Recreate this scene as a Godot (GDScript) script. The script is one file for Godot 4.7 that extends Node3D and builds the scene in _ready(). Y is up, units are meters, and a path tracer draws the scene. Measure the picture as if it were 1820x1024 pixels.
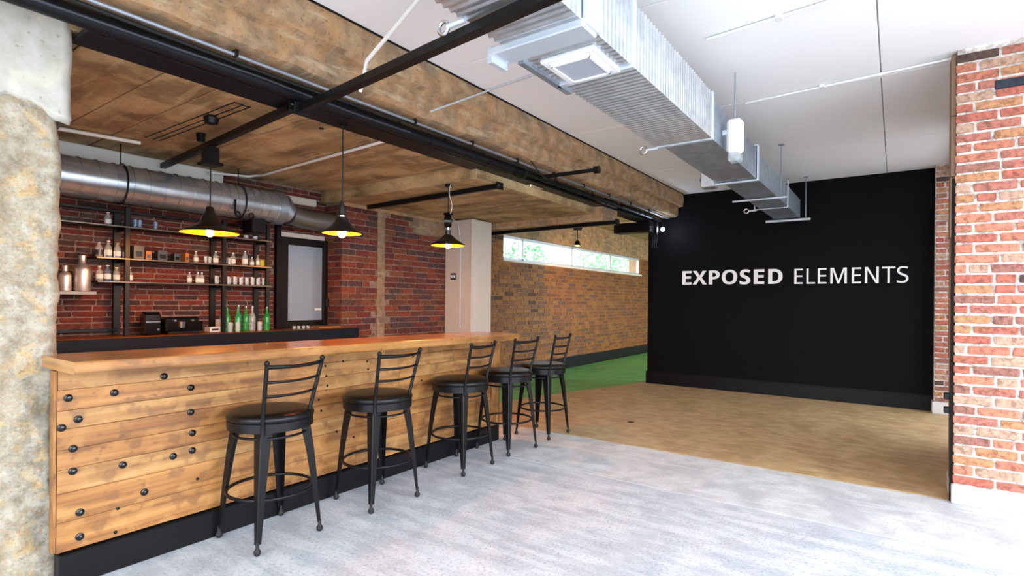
extends Node3D
# An exposed-brick bar: y up, metres. The bar, the beam and the duct run along -z; the black wall runs along x.

var rng := RandomNumberGenerator.new()
var taken := {}
var M := {}
const EYE := Vector3(0, 1.4, 0)

# ------------------------------------------------------------------ mesh builder
class MB:
	var v := PackedVector3Array()
	var n := PackedVector3Array()
	var t := PackedVector2Array()
	var c := PackedColorArray()
	var ix := PackedInt32Array()
	var tint := Color.WHITE
	var colored := false
	var uvo := Vector2.ZERO
	var grain := 2            # axis that u follows

	func uv_of(p: Vector3, nn: Vector3) -> Vector2:
		var a := nn.abs()
		var k := 0 if a.x >= a.y and a.x >= a.z else (1 if a.y >= a.z else 2)
		if k == grain:
			return Vector2(p[(k + 1) % 3], p[(k + 2) % 3]) * Vector2(0.15, 1.0) + uvo
		var o := 3 - k - grain
		return Vector2(p[grain], p[o]) + uvo

	func poly(ps: Array, nn: Vector3, normals = null, uvs = null) -> void:
		var b := v.size()
		for i in ps.size():
			v.append(ps[i])
			n.append(nn if normals == null else normals[i])
			t.append(uv_of(ps[i], nn) if uvs == null else uvs[i])
			c.append(tint)
		var flip: bool = (ps[1] - ps[0]).cross(ps[2] - ps[0]).dot(nn) > 0.0
		for i in range(1, ps.size() - 1):
			ix.append(b)
			if flip:
				ix.append(b + i + 1); ix.append(b + i)
			else:
				ix.append(b + i); ix.append(b + i + 1)

	func box(at: Vector3, size: Vector3, bevel := 0.0, xf := Transform3D.IDENTITY) -> void:
		var h := size * 0.5
		bevel = minf(bevel, minf(h.x, minf(h.y, h.z)) * 0.9)
		var pt := func(k: int, s: Vector3) -> Vector3:
			var p := h - Vector3.ONE * bevel
			p[k] = h[k]
			return xf * (at + p * s)
		for k in 3:
			var k1 := (k + 1) % 3
			var k2 := (k + 2) % 3
			for sg in [-1.0, 1.0]:
				var ps := []
				for q in [[-1.0, -1.0], [1.0, -1.0], [1.0, 1.0], [-1.0, 1.0]]:
					var s := Vector3.ZERO
					s[k] = sg; s[k1] = q[0]; s[k2] = q[1]
					ps.append(pt.call(k, s))
				var nn := Vector3.ZERO
				nn[k] = sg
				poly(ps, xf.basis * nn)
		if bevel <= 0.0:
			return
		for k in 3:
			var a := (k + 1) % 3
			var b := (k + 2) % 3
			for sa in [-1.0, 1.0]:
				for sb in [-1.0, 1.0]:
					var s0 := Vector3.ZERO
					s0[a] = sa; s0[b] = sb; s0[k] = -1.0
					var s1 := s0
					s1[k] = 1.0
					var nn := Vector3.ZERO
					nn[a] = sa; nn[b] = sb
					poly([pt.call(a, s0), pt.call(a, s1), pt.call(b, s1), pt.call(b, s0)], xf.basis * nn.normalized())
		for sx in [-1.0, 1.0]:
			for sy in [-1.0, 1.0]:
				for sz in [-1.0, 1.0]:
					var s := Vector3(sx, sy, sz)
					poly([pt.call(0, s), pt.call(1, s), pt.call(2, s)], xf.basis * s.normalized())

	func span(a: Vector3, b: Vector3, bevel := 0.0) -> void:
		box((a + b) * 0.5, (b - a).abs(), bevel)

	# ring strips: each ring is an Array of points, all of one size
	func loft(rings: Array, normals: Array, closed := true) -> void:
		var m: int = rings[0].size()
		for i in rings.size() - 1:
			for j in (m if closed else m - 1):
				var k := (j + 1) % m
				var nn: Vector3 = (normals[i][j] + normals[i][k] + normals[i + 1][j] + normals[i + 1][k]).normalized()
				var u0 := float(j) / m
				var u1 := float(j + 1) / m
				poly([rings[i][j], rings[i][k], rings[i + 1][k], rings[i + 1][j]], nn, [normals[i][j], normals[i][k], normals[i + 1][k], normals[i + 1][j]],
					[Vector2(u0, i), Vector2(u1, i), Vector2(u1, i + 1), Vector2(u0, i + 1)])

	func tube(pts: Array, r, seg := 10, loop := false, caps := true) -> void:
		var rings := []
		var nrm := []
		var up := Vector3.UP
		var count := pts.size()
		for i in count:
			var d: Vector3
			if loop:
				d = pts[(i + 1) % count] - pts[(i + count - 1) % count]
			else:
				d = pts[mini(i + 1, count - 1)] - pts[maxi(i - 1, 0)]
			d = d.normalized()
			if i == 0:
				up = Vector3.RIGHT if absf(d.dot(Vector3.UP)) > 0.9 else Vector3.UP
			var side := d.cross(up).normalized()
			up = side.cross(d).normalized()
			var rr: float = r[i] if r is Array else r
			var ring := []
			var rn := []
			for j in seg:
				var a := TAU * j / seg
				var o := side * cos(a) + up * sin(a)
				ring.append(pts[i] + o * rr)
				rn.append(o)
			rings.append(ring)
			nrm.append(rn)
		if loop:
			rings.append(rings[0]); nrm.append(nrm[0])
		loft(rings, nrm)
		if caps and not loop:
			poly(rings[0], (pts[0] - pts[1]).normalized())
			poly(rings[-1], (pts[-1] - pts[-2]).normalized())

	# profile: Array of Vector2(radius, y); turns about the y axis at `at`
	func lathe(profile: Array, seg := 16, at := Vector3.ZERO, sharp := 40.0) -> void:
		var m := profile.size()
		var dn := []
		for i in m - 1:
			var d: Vector2 = profile[i + 1] - profile[i]
			dn.append(Vector2(d.y, -d.x).normalized())
		for i in m - 1:
			var na: Vector2 = dn[i]
			var nb: Vector2 = dn[i]
			if i > 0 and rad_to_deg(absf(dn[i].angle_to(dn[i - 1]))) < sharp:
				na = (dn[i] + dn[i - 1]).normalized()
			if i < m - 2 and rad_to_deg(absf(dn[i].angle_to(dn[i + 1]))) < sharp:
				nb = (dn[i] + dn[i + 1]).normalized()
			for j in seg:
				var a0 := TAU * j / seg
				var a1 := TAU * (j + 1) / seg
				var e0 := Vector3(cos(a0), 0, sin(a0))
				var e1 := Vector3(cos(a1), 0, sin(a1))
				var p: Vector2 = profile[i]
				var q: Vector2 = profile[i + 1]
				var ps := [at + e0 * p.x + Vector3.UP * p.y, at + e1 * p.x + Vector3.UP * p.y, at + e1 * q.x + Vector3.UP * q.y, at + e0 * q.x + Vector3.UP * q.y]
				var ns := [e0 * na.x + Vector3.UP * na.y, e1 * na.x + Vector3.UP * na.y, e1 * nb.x + Vector3.UP * nb.y, e0 * nb.x + Vector3.UP * nb.y]
				var us := [Vector2(float(j) / seg, p.y), Vector2(float(j + 1) / seg, p.y), Vector2(float(j + 1) / seg, q.y), Vector2(float(j) / seg, q.y)]
				if p.x < 1e-5:
					ps.remove_at(1); ns.remove_at(1); us.remove_at(1)
				elif q.x < 1e-5:
					ps.remove_at(3); ns.remove_at(3); us.remove_at(3)
				var nn: Vector3 = ((e0 + e1).normalized() * dn[i].x + Vector3.UP * dn[i].y).normalized()
				poly(ps, nn, ns, us)

	func sphere(at: Vector3, r: float, seg := 12, squash := 1.0) -> void:
		var p := []
		for i in seg / 2 + 1:
			var a := -PI / 2 + PI * i / (seg / 2)
			p.append(Vector2(maxf(cos(a) * r, 0.0) if i > 0 and i < seg / 2 else 0.0, sin(a) * r * squash))
		lathe(p, seg, at, 90.0)

	# a closed outline in a plane, given thickness along `ext`
	func prism(outline: Array, ext: Vector3) -> void:
		var nn := ext.normalized()
		var far := []
		for p in outline:
			far.append(p + ext)
		var mid := Vector3.ZERO
		for p in outline:
			mid += p / outline.size()
		for side in [[outline, -nn], [far, nn]]:
			var axes_u: Vector3 = (outline[1] - outline[0]).normalized()
			var axes_v := nn.cross(axes_u)
			var flat := PackedVector2Array()
			for p in side[0]:
				flat.append(Vector2((p - mid).dot(axes_u), (p - mid).dot(axes_v)))
			var tri := Geometry2D.triangulate_polygon(flat)
			for i in range(0, tri.size(), 3):
				poly([side[0][tri[i]], side[0][tri[i + 1]], side[0][tri[i + 2]]], side[1])
		var turn := 0.0
		for i in outline.size():
			turn += (outline[i] - mid).cross(outline[(i + 1) % outline.size()] - mid).dot(nn)
		for i in outline.size():
			var k := (i + 1) % outline.size()
			var e: Vector3 = outline[k] - outline[i]
			poly([outline[i], outline[k], far[k], far[i]], e.cross(nn).normalized() * signf(turn))

	func mesh() -> ArrayMesh:
		var a := []
		a.resize(Mesh.ARRAY_MAX)
		a[Mesh.ARRAY_VERTEX] = v
		a[Mesh.ARRAY_NORMAL] = n
		a[Mesh.ARRAY_TEX_UV] = t
		if colored:
			a[Mesh.ARRAY_COLOR] = c
		a[Mesh.ARRAY_INDEX] = ix
		var m := ArrayMesh.new()
		m.add_surface_from_arrays(Mesh.PRIMITIVE_TRIANGLES, a)
		return m

# ------------------------------------------------------------------ scene helpers
func numbered(called: String) -> String:
	if not taken.has(called):
		taken[called] = 0
		return called
	taken[called] += 1
	return "%s_%03d" % [called, taken[called]]

func tag(o: Node, label: String, category: String, group := "", kind := "") -> void:
	o.set_meta("label", label)
	o.set_meta("category", category)
	if group: o.set_meta("group", group)
	if kind: o.set_meta("kind", kind)

func thing(called: String, label: String, category: String, at := Vector3.ZERO, group := "", kind := "") -> Node3D:
	var o := Node3D.new()
	o.name = numbered(called)
	add_child(o)
	o.position = at
	tag(o, label, category, group, kind)
	return o

func part(parent: Node, called: String, mesh: Mesh, mat: Material, at := Vector3.ZERO, label := "") -> MeshInstance3D:
	var o := MeshInstance3D.new()
	o.name = called
	o.mesh = mesh
	o.material_override = mat
	o.position = at
	parent.add_child(o, true)
	if label: o.set_meta("label", label)
	return o

func solo(called: String, mesh: Mesh, mat: Material, label: String, category: String, at := Vector3.ZERO, group := "", kind := "") -> MeshInstance3D:
	var o := MeshInstance3D.new()
	o.name = numbered(called)
	o.mesh = mesh
	o.material_override = mat
	add_child(o)
	o.position = at
	tag(o, label, category, group, kind)
	return o

func bx(a: Vector3, b: Vector3, bevel := 0.0, grain := 2, uvo := Vector2.ZERO) -> ArrayMesh:
	var m := MB.new()
	m.grain = grain
	m.uvo = uvo
	m.span(a, b, bevel)
	return m.mesh()

func tb(pts: Array, r, seg := 10, loop := false) -> ArrayMesh:
	var m := MB.new()
	m.tube(pts, r, seg, loop)
	return m.mesh()

func lt(profile: Array, seg := 16, sharp := 40.0) -> ArrayMesh:
	var m := MB.new()
	m.lathe(profile, seg, Vector3.ZERO, sharp)
	return m.mesh()

# ------------------------------------------------------------------ textures
func noise_bytes(sd: int, freq: float, w: int, h: int, oct := 4, ww := 0, hh := 0, kind := FastNoiseLite.TYPE_SIMPLEX_SMOOTH) -> PackedByteArray:
	var f := FastNoiseLite.new()
	f.seed = sd
	f.noise_type = kind
	f.frequency = freq
	f.fractal_octaves = oct
	var im := f.get_seamless_image(ww if ww else w, hh if hh else h, false, false, 0.1, true)
	im.convert(Image.FORMAT_L8)
	if ww and (ww != w or hh != h):
		im.resize(w, h, Image.INTERPOLATE_CUBIC)
	return im.get_data()

func grey_tex(b: PackedByteArray, w: int, h: int) -> ImageTexture:
	return ImageTexture.create_from_image(Image.create_from_data(w, h, false, Image.FORMAT_L8, b))

func ramp(stops: Array) -> Array:      # [[0..1, Color], ...] -> 256 colours
	var out := []
	for i in 256:
		var x := i / 255.0
		var col: Color = stops[0][1]
		for k in stops.size() - 1:
			if x >= stops[k][0]:
				var d: float = stops[k + 1][0] - stops[k][0]
				col = stops[k][1].lerp(stops[k + 1][1], clampf((x - stops[k][0]) / d, 0, 1))
		out.append(col)
	return out

# base noise through a ramp, then layers: [bytes, lo, hi, Color, strength]
func layered(base: PackedByteArray, stops: Array, layers: Array, w: int, h: int) -> ImageTexture:
	var rp := ramp(stops)
	var rr := PackedFloat32Array(); var gg := PackedFloat32Array(); var bb := PackedFloat32Array()
	for col in rp:
		rr.append(col.r * 255.0); gg.append(col.g * 255.0); bb.append(col.b * 255.0)
	var luts := []
	for L in layers:
		var lut := PackedFloat32Array()
		for i in 256:
			lut.append(smoothstep(L[1], L[2], i / 255.0) * L[4])
		luts.append(lut)
	var out := PackedByteArray()
	out.resize(w * h * 3)
	var nl := layers.size()
	for i in w * h:
		var k: int = base[i]
		var r := rr[k]
		var g := gg[k]
		var b := bb[k]
		for q in nl:
			var L: Array = layers[q]
			var a: float = luts[q][L[0][i]]
			if a > 0.0:
				var col: Color = L[3]
				r += (col.r * 255.0 - r) * a
				g += (col.g * 255.0 - g) * a
				b += (col.b * 255.0 - b) * a
		out[i * 3] = int(r)
		out[i * 3 + 1] = int(g)
		out[i * 3 + 2] = int(b)
	return ImageTexture.create_from_image(Image.create_from_data(w, h, false, Image.FORMAT_RGB8, out))

func mat(called: String, col: Color, rough := 0.6, metal := 0.0) -> StandardMaterial3D:
	var m := StandardMaterial3D.new()
	m.resource_name = called
	m.albedo_color = col
	m.roughness = rough
	m.metallic = metal
	M[called] = m
	return m

func tri(m: StandardMaterial3D, scale: Vector3) -> StandardMaterial3D:
	m.uv1_triplanar = true
	m.uv1_world_triplanar = true
	m.uv1_scale = scale
	return m

func bump(m: StandardMaterial3D, t: Texture2D, cm: float) -> void:
	m.heightmap_enabled = true
	m.heightmap_texture = t
	m.heightmap_scale = cm

func glass(called: String, col: Color, alpha: float) -> void:
	var m := mat(called, Color(col, alpha), 0.03)
	m.transparency = BaseMaterial3D.TRANSPARENCY_ALPHA

func make_materials() -> void:
	var S := 512
	var n_coarse := noise_bytes(1, 0.006, S, S, 5)
	var n_mid := noise_bytes(2, 0.02, S, S, 5)
	var n_fine := noise_bytes(3, 0.09, S, S, 3)
	var n_blot := noise_bytes(4, 0.011, S, S, 4)
	var n_spot := noise_bytes(5, 0.05, S, S, 2)
	var n_cell := noise_bytes(6, 0.02, S, S, 1, 0, 0, FastNoiseLite.TYPE_CELLULAR)
	var streak := noise_bytes(7, 0.03, S, S, 4, 64, S)          # long along u
	var streak2 := noise_bytes(8, 0.012, S, S, 4, 128, S)
	var t_fine := grey_tex(n_fine, S, S)
	var t_mid := grey_tex(n_mid, S, S)
	# floors
	var B := 1024
	var f_coarse := noise_bytes(11, 0.004, B, B, 5)
	var f_mid := noise_bytes(12, 0.012, B, B, 5)
	var f_fine := noise_bytes(13, 0.11, B, B, 3)
	var f_scr := noise_bytes(14, 0.02, B, B, 4, 160, B)
	var f_scr2 := noise_bytes(15, 0.03, B, B, 4, B, 220)
	var t_f_fine := grey_tex(f_fine, B, B)
	var conc := layered(f_mid, [[0.0, Color8(170, 174, 180)], [0.5, Color8(188, 191, 196)], [1.0, Color8(204, 206, 210)]],
		[[f_coarse, 0.5, 0.75, Color8(210, 211, 214), 0.35], [f_coarse, 0.46, 0.25, Color8(166, 170, 177), 0.4], [f_scr, 0.56, 0.74, Color8(214, 215, 218), 0.45], [f_scr, 0.42, 0.28, Color8(162, 166, 174), 0.4], [f_fine, 0.6, 0.85, Color8(222, 222, 224), 0.4], [f_fine, 0.35, 0.15, Color8(110, 114, 120), 0.4]], B, B)
	var strip := layered(f_mid, [[0.0, Color8(186, 186, 186)], [0.5, Color8(202, 202, 202)], [1.0, Color8(216, 216, 216)]],
		[[f_coarse, 0.5, 0.25, Color8(168, 170, 174), 0.5], [f_scr, 0.64, 0.75, Color8(228, 228, 228), 0.4], [f_fine, 0.36, 0.15, Color8(140, 142, 146), 0.4]], B, B)
	var brown := layered(f_mid, [[0.0, Color8(172, 140, 98)], [0.5, Color8(190, 158, 114)], [1.0, Color8(208, 178, 134)]],
		[[f_coarse, 0.48, 0.25, Color8(160, 128, 90), 0.5], [f_scr, 0.58, 0.72, Color8(206, 178, 136), 0.5], [f_fine, 0.64, 0.9, Color8(218, 194, 156), 0.35]], B, B)
	for q in [["floor_concrete", conc, 0.62], ["floor_strip", strip, 0.65], ["floor_brown", brown, 0.5]]:
		var m := tri(mat(q[0], Color.WHITE, q[2]), Vector3.ONE * 0.37)
		m.albedo_texture = q[1]
		bump(m, t_f_fine, 0.12)
	var green := layered(f_mid, [[0.0, Color8(86, 164, 88)], [0.5, Color8(106, 184, 106)], [1.0, Color8(120, 196, 118)]],
		[[f_coarse, 0.5, 0.25, Color8(96, 150, 86), 0.5], [f_fine, 0.36, 0.15, Color8(80, 130, 78), 0.3]], B, B)
	var mg := tri(mat("floor_green", Color.WHITE, 0.45), Vector3.ONE * 0.37)
	mg.albedo_texture = green
	# wood: long along u
	var g1 := noise_bytes(21, 0.022, B, S, 5, 48, S)
	var g2 := noise_bytes(22, 0.06, B, S, 3, 40, S)
	var g3 := noise_bytes(23, 0.008, B, S, 4)
	var g4 := noise_bytes(24, 0.02, B, S, 3)
	var plank := layered(g1, [[0.0, Color8(104, 66, 32)], [0.45, Color8(154, 108, 58)], [1.0, Color8(184, 140, 86)]],
		[[g2, 0.4, 0.2, Color8(160, 104, 52), 0.45], [g3, 0.6, 0.8, Color8(118, 82, 48), 0.6], [g3, 0.4, 0.2, Color8(190, 148, 92), 0.4], [g4, 0.74, 0.92, Color8(96, 66, 38), 0.5]], B, S)
	var t_g2 := grey_tex(g2, B, S)
	var mp := mat("plank_wood", Color.WHITE, 0.5)
	mp.albedo_texture = plank
	mp.uv1_scale = Vector3(0.55, 1.3, 1)
	bump(mp, t_g2, 0.06)
	var mp2 := mp.duplicate()
	mp2.albedo_color = Color8(238, 224, 206)
	mp2.resource_name = "plank_wood_dull"
	M["plank_wood_dull"] = mp2
	var mp3 := mp.duplicate()
	mp3.albedo_color = Color8(255, 244, 228)
	mp3.resource_name = "plank_wood_pale"
	M["plank_wood_pale"] = mp3
	var mc := mat("counter_wood", Color8(255, 244, 232), 0.28)
	mc.albedo_texture = plank
	mc.uv1_scale = Vector3(0.35, 1.1, 1)
	mc.clearcoat_enabled = true
	mc.clearcoat = 0.5
	mc.clearcoat_roughness = 0.12
	var mw := mat("worktop_wood", Color8(190, 158, 130), 0.4)
	mw.albedo_texture = plank
	mw.uv1_scale = Vector3(0.5, 1.4, 1)
	# stained formwork concrete: streaks run along x (u on y-faces and on z-faces)
	var cc := layered(streak2, [[0.0, Color8(136, 108, 72)], [0.5, Color8(176, 146, 104)], [1.0, Color8(204, 178, 136)]],
		[[n_coarse, 0.5, 0.22, Color8(112, 88, 58), 0.6], [n_blot, 0.56, 0.78, Color8(210, 178, 126), 0.5], [streak, 0.64, 0.78, Color8(214, 190, 150), 0.4], [n_fine, 0.34, 0.12, Color8(96, 76, 54), 0.4]], S, S)
	var m1 := tri(mat("ceiling_concrete", Color.WHITE, 0.75), Vector3(0.42, 0.42, 0.42))
	m1.albedo_texture = cc
	bump(m1, t_fine, 0.15)
	var bc := layered(n_mid, [[0.0, Color8(138, 108, 80)], [0.5, Color8(172, 140, 106)], [1.0, Color8(194, 166, 132)]],
		[[n_blot, 0.5, 0.72, Color8(190, 140, 90), 0.45], [n_coarse, 0.48, 0.25, Color8(124, 108, 88), 0.6], [streak, 0.62, 0.78, Color8(200, 186, 158), 0.45], [n_spot, 0.78, 0.9, Color8(102, 82, 60), 0.4], [n_fine, 0.34, 0.12, Color8(84, 70, 50), 0.45]], S, S)
	var m2 := tri(mat("beam_concrete", Color.WHITE, 0.85), Vector3.ONE * 0.62)
	m2.albedo_texture = bc
	bump(m2, t_mid, 0.5)
	var mcem := m2.duplicate()
	mcem.resource_name = "cement"
	mcem.albedo_color = Color8(214, 222, 232)
	M["cement"] = mcem
	# pillar: lime plaster and rough rubble
	var st := layered(n_mid, [[0.0, Color8(118, 104, 84)], [0.5, Color8(150, 141, 123)], [1.0, Color8(178, 172, 158)]],
		[[n_blot, 0.58, 0.76, Color8(196, 156, 96), 0.65], [n_cell, 0.5, 0.2, Color8(176, 170, 156), 0.5], [n_coarse, 0.46, 0.28, Color8(142, 126, 98), 0.6], [n_fine, 0.6, 0.85, Color8(188, 182, 170), 0.5], [n_fine, 0.34, 0.12, Color8(100, 86, 66), 0.55], [n_spot, 0.76, 0.88, Color8(188, 116, 70), 0.55]], S, S)
	var m3 := tri(mat("rubble_stone", Color.WHITE, 0.9), Vector3.ONE * 1.15)
	m3.albedo_texture = st
	bump(m3, t_mid, 0.8)
	var pl := layered(n_mid, [[0.0, Color8(174, 169, 157)], [0.5, Color8(190, 187, 177)], [1.0, Color8(200, 198, 191)]],
		[[n_spot, 0.78, 0.88, Color8(140, 130, 112), 0.5], [n_coarse, 0.4, 0.2, Color8(214, 206, 186), 0.5], [n_fine, 0.3, 0.1, Color8(180, 172, 156), 0.4]], S, S)
	var m4 := tri(mat("lime_plaster", Color.WHITE, 0.8), Vector3.ONE * 0.8)
	m4.albedo_texture = pl
	bump(m4, t_mid, 0.3)
	# bricks: one mottled texture, many body colours
	var bt := layered(n_mid, [[0.0, Color8(176, 168, 164)], [0.5, Color8(226, 222, 220)], [1.0, Color8(250, 248, 246)]],
		[[n_blot, 0.62, 0.8, Color8(150, 136, 130), 0.6], [n_fine, 0.32, 0.1, Color8(110, 100, 96), 0.6], [n_fine, 0.72, 0.92, Color8(255, 255, 255), 0.5]], S, S)
	var fams := {
		"red": [Color8(110, 42, 34), Color8(124, 48, 36), Color8(96, 36, 32), Color8(116, 54, 36), Color8(84, 40, 36), Color8(132, 58, 38), Color8(72, 44, 44)],
		"mix": [Color8(128, 58, 46), Color8(146, 72, 46), Color8(108, 50, 46), Color8(92, 62, 66), Color8(136, 82, 52), Color8(118, 66, 50)],
		"gold": [Color8(146, 84, 18), Color8(158, 94, 22), Color8(134, 72, 16), Color8(166, 104, 26), Color8(116, 62, 18)],  # brown corridor brick with a warm light glow mixed into its colour
		"orange": [Color8(206, 130, 104), Color8(214, 142, 112), Color8(196, 114, 94), Color8(206, 148, 106), Color8(194, 124, 106), Color8(206, 168, 144), Color8(170, 116, 102)],
	}
	for k in fams:
		var i := 0
		for col in fams[k]:
			var m := tri(mat("brick_%s_%d" % [k, i], col, 0.38 if k == "gold" else 0.82), Vector3.ONE * 2.3)
			m.albedo_texture = bt
			bump(m, t_fine, 0.25)
			i += 1
		var mm := tri(mat("brick_%s_mass" % k, Color.WHITE, 0.38 if k == "gold" else 0.82), Vector3.ONE * 2.3)
		mm.albedo_texture = bt
		mm.vertex_color_use_as_albedo = true
		bump(mm, t_fine, 0.25)
	var soot := tri(mat("brick_soot", Color8(96, 72, 66), 0.85), Vector3.ONE * 2.3)
	soot.albedo_texture = bt
	var navy := tri(mat("brick_navy", Color8(34, 44, 62), 0.7), Vector3.ONE * 2.3)
	navy.albedo_texture = bt
	for q in [["mortar_grey", Color8(156, 136, 124)], ["mortar_gold_lit", Color8(190, 142, 74)], ["mortar_white", Color8(244, 238, 232)]]:  # the corridor mortar has the same golden light mixed in
		var m := tri(mat(q[0], q[1], 0.92), Vector3.ONE * 1.7)
		m.albedo_texture = bt
		bump(m, t_fine, 0.3)
	# metals
	var gal := layered(n_cell, [[0.0, Color8(196, 202, 208)], [1.0, Color8(226, 230, 234)]], [[n_coarse, 0.5, 0.25, Color8(182, 188, 194), 0.5]], S, S)
	var m5 := tri(mat("galvanised", Color.WHITE, 0.34, 0.9), Vector3.ONE * 1.4)
	m5.albedo_texture = gal
	var m6 := tri(mat("galvanised_dull", Color8(205, 212, 222), 0.46, 0.85), Vector3.ONE * 1.4)
	m6.albedo_texture = gal
	var m7 := tri(mat("spiral_steel", Color8(222, 227, 232), 0.27, 0.75), Vector3.ONE * 1.1)
	m7.albedo_texture = gal
	mat("flex_steel", Color8(168, 168, 168), 0.36, 0.9)
	mat("pale_metal", Color8(214, 224, 236), 0.45, 0.55)
	mat("chrome", Color8(210, 212, 216), 0.15, 1.0)
	mat("black_steel", Color8(13, 13, 15), 0.36).metallic_specular = 0.35
	mat("black_pipe", Color8(15, 17, 22), 0.42).metallic_specular = 0.35
	mat("blue_black_steel", Color8(14, 19, 30), 0.45).metallic_specular = 0.3
	mat("black_leather", Color8(11, 10, 10), 0.36).metallic_specular = 0.4
	mat("black_rubber", Color8(18, 18, 18), 0.7)
	mat("black_gloss", Color8(12, 12, 14), 0.12)
	mat("dark_frame", Color8(17, 12, 10), 0.5).metallic_specular = 0.3
	mat("shelf_steel", Color8(96, 88, 78), 0.3, 0.8)
	var kick := tri(mat("kick_black", Color8(16, 16, 18), 0.5), Vector3.ONE * 1.2)
	kick.metallic_specular = 0.3
	kick.albedo_texture = layered(n_mid, [[0.0, Color8(200, 200, 204)], [1.0, Color8(255, 255, 255)]], [[streak, 0.74, 0.84, Color8(255, 255, 255), 0.3]], S, S)
	var wall := tri(mat("black_paint", Color8(8, 8, 11), 0.6), Vector3.ONE * 0.5)
	wall.metallic_specular = 0.22
	bump(wall, t_fine, 0.05)
	mat("black_trim", Color8(12, 13, 17), 0.4).metallic_specular = 0.3
	# paint
	var wc := tri(mat("ceiling_white", Color8(246, 245, 245), 0.75), Vector3.ONE * 0.4)
	bump(wc, t_mid, 0.06)
	mat("column_paint", Color8(206, 196, 186), 0.7)
	mat("white_plastic", Color8(238, 238, 238), 0.4)
	mat("white_paint", Color8(232, 231, 228), 0.6)
	mat("sign_white", Color8(250, 250, 250), 0.6)
	mat("grille", Color8(168, 172, 184), 0.5)
	mat("plain_outer", Color8(178, 172, 164), 0.85)
	mat("paving", Color8(190, 188, 184), 0.9)
	mat("frost", Color8(128, 142, 156), 0.3)
	mat("timber_edge", Color8(140, 112, 88), 0.8)
	mat("base_white", Color8(206, 204, 200), 0.8)
	mat("leaf", Color8(70, 150, 84), 0.7)
	mat("cork", Color8(190, 150, 100), 0.8)
	mat("paper_white", Color8(224, 224, 220), 0.7)
	mat("label_yellow", Color8(206, 190, 48), 0.5)
	mat("amber_box", Color8(176, 104, 30), 0.5)
	mat("slate_box", Color8(48, 54, 62), 0.3)
	mat("flagon_steel", Color8(196, 194, 196), 0.38, 0.85)
	var lamp_out := mat("lamp_black", Color8(30, 24, 22), 0.35, 0.3)
	lamp_out.metallic_specular = 0.6
	mat("lamp_gold", Color8(236, 150, 52), 0.4, 0.5)
	for q in [["bulb_warm", Color(1.0, 0.72, 0.34), 22.0], ["bulb_cool", Color(0.82, 0.9, 1.0), 14.0]]:
		var m := mat(q[0], Color.WHITE)
		m.emission_enabled = true
		m.emission = q[1]
		m.emission_energy_multiplier = q[2]
	glass("glass_clear", Color8(226, 236, 240), 0.22)
	glass("glass_green", Color8(20, 170, 60), 0.42)
	glass("glass_teal", Color8(60, 180, 160), 0.4)
	glass("glass_amber", Color8(190, 120, 40), 0.4)
	glass("glass_blue", Color8(120, 150, 190), 0.35)
	glass("pane", Color8(235, 245, 240), 0.1)

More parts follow.
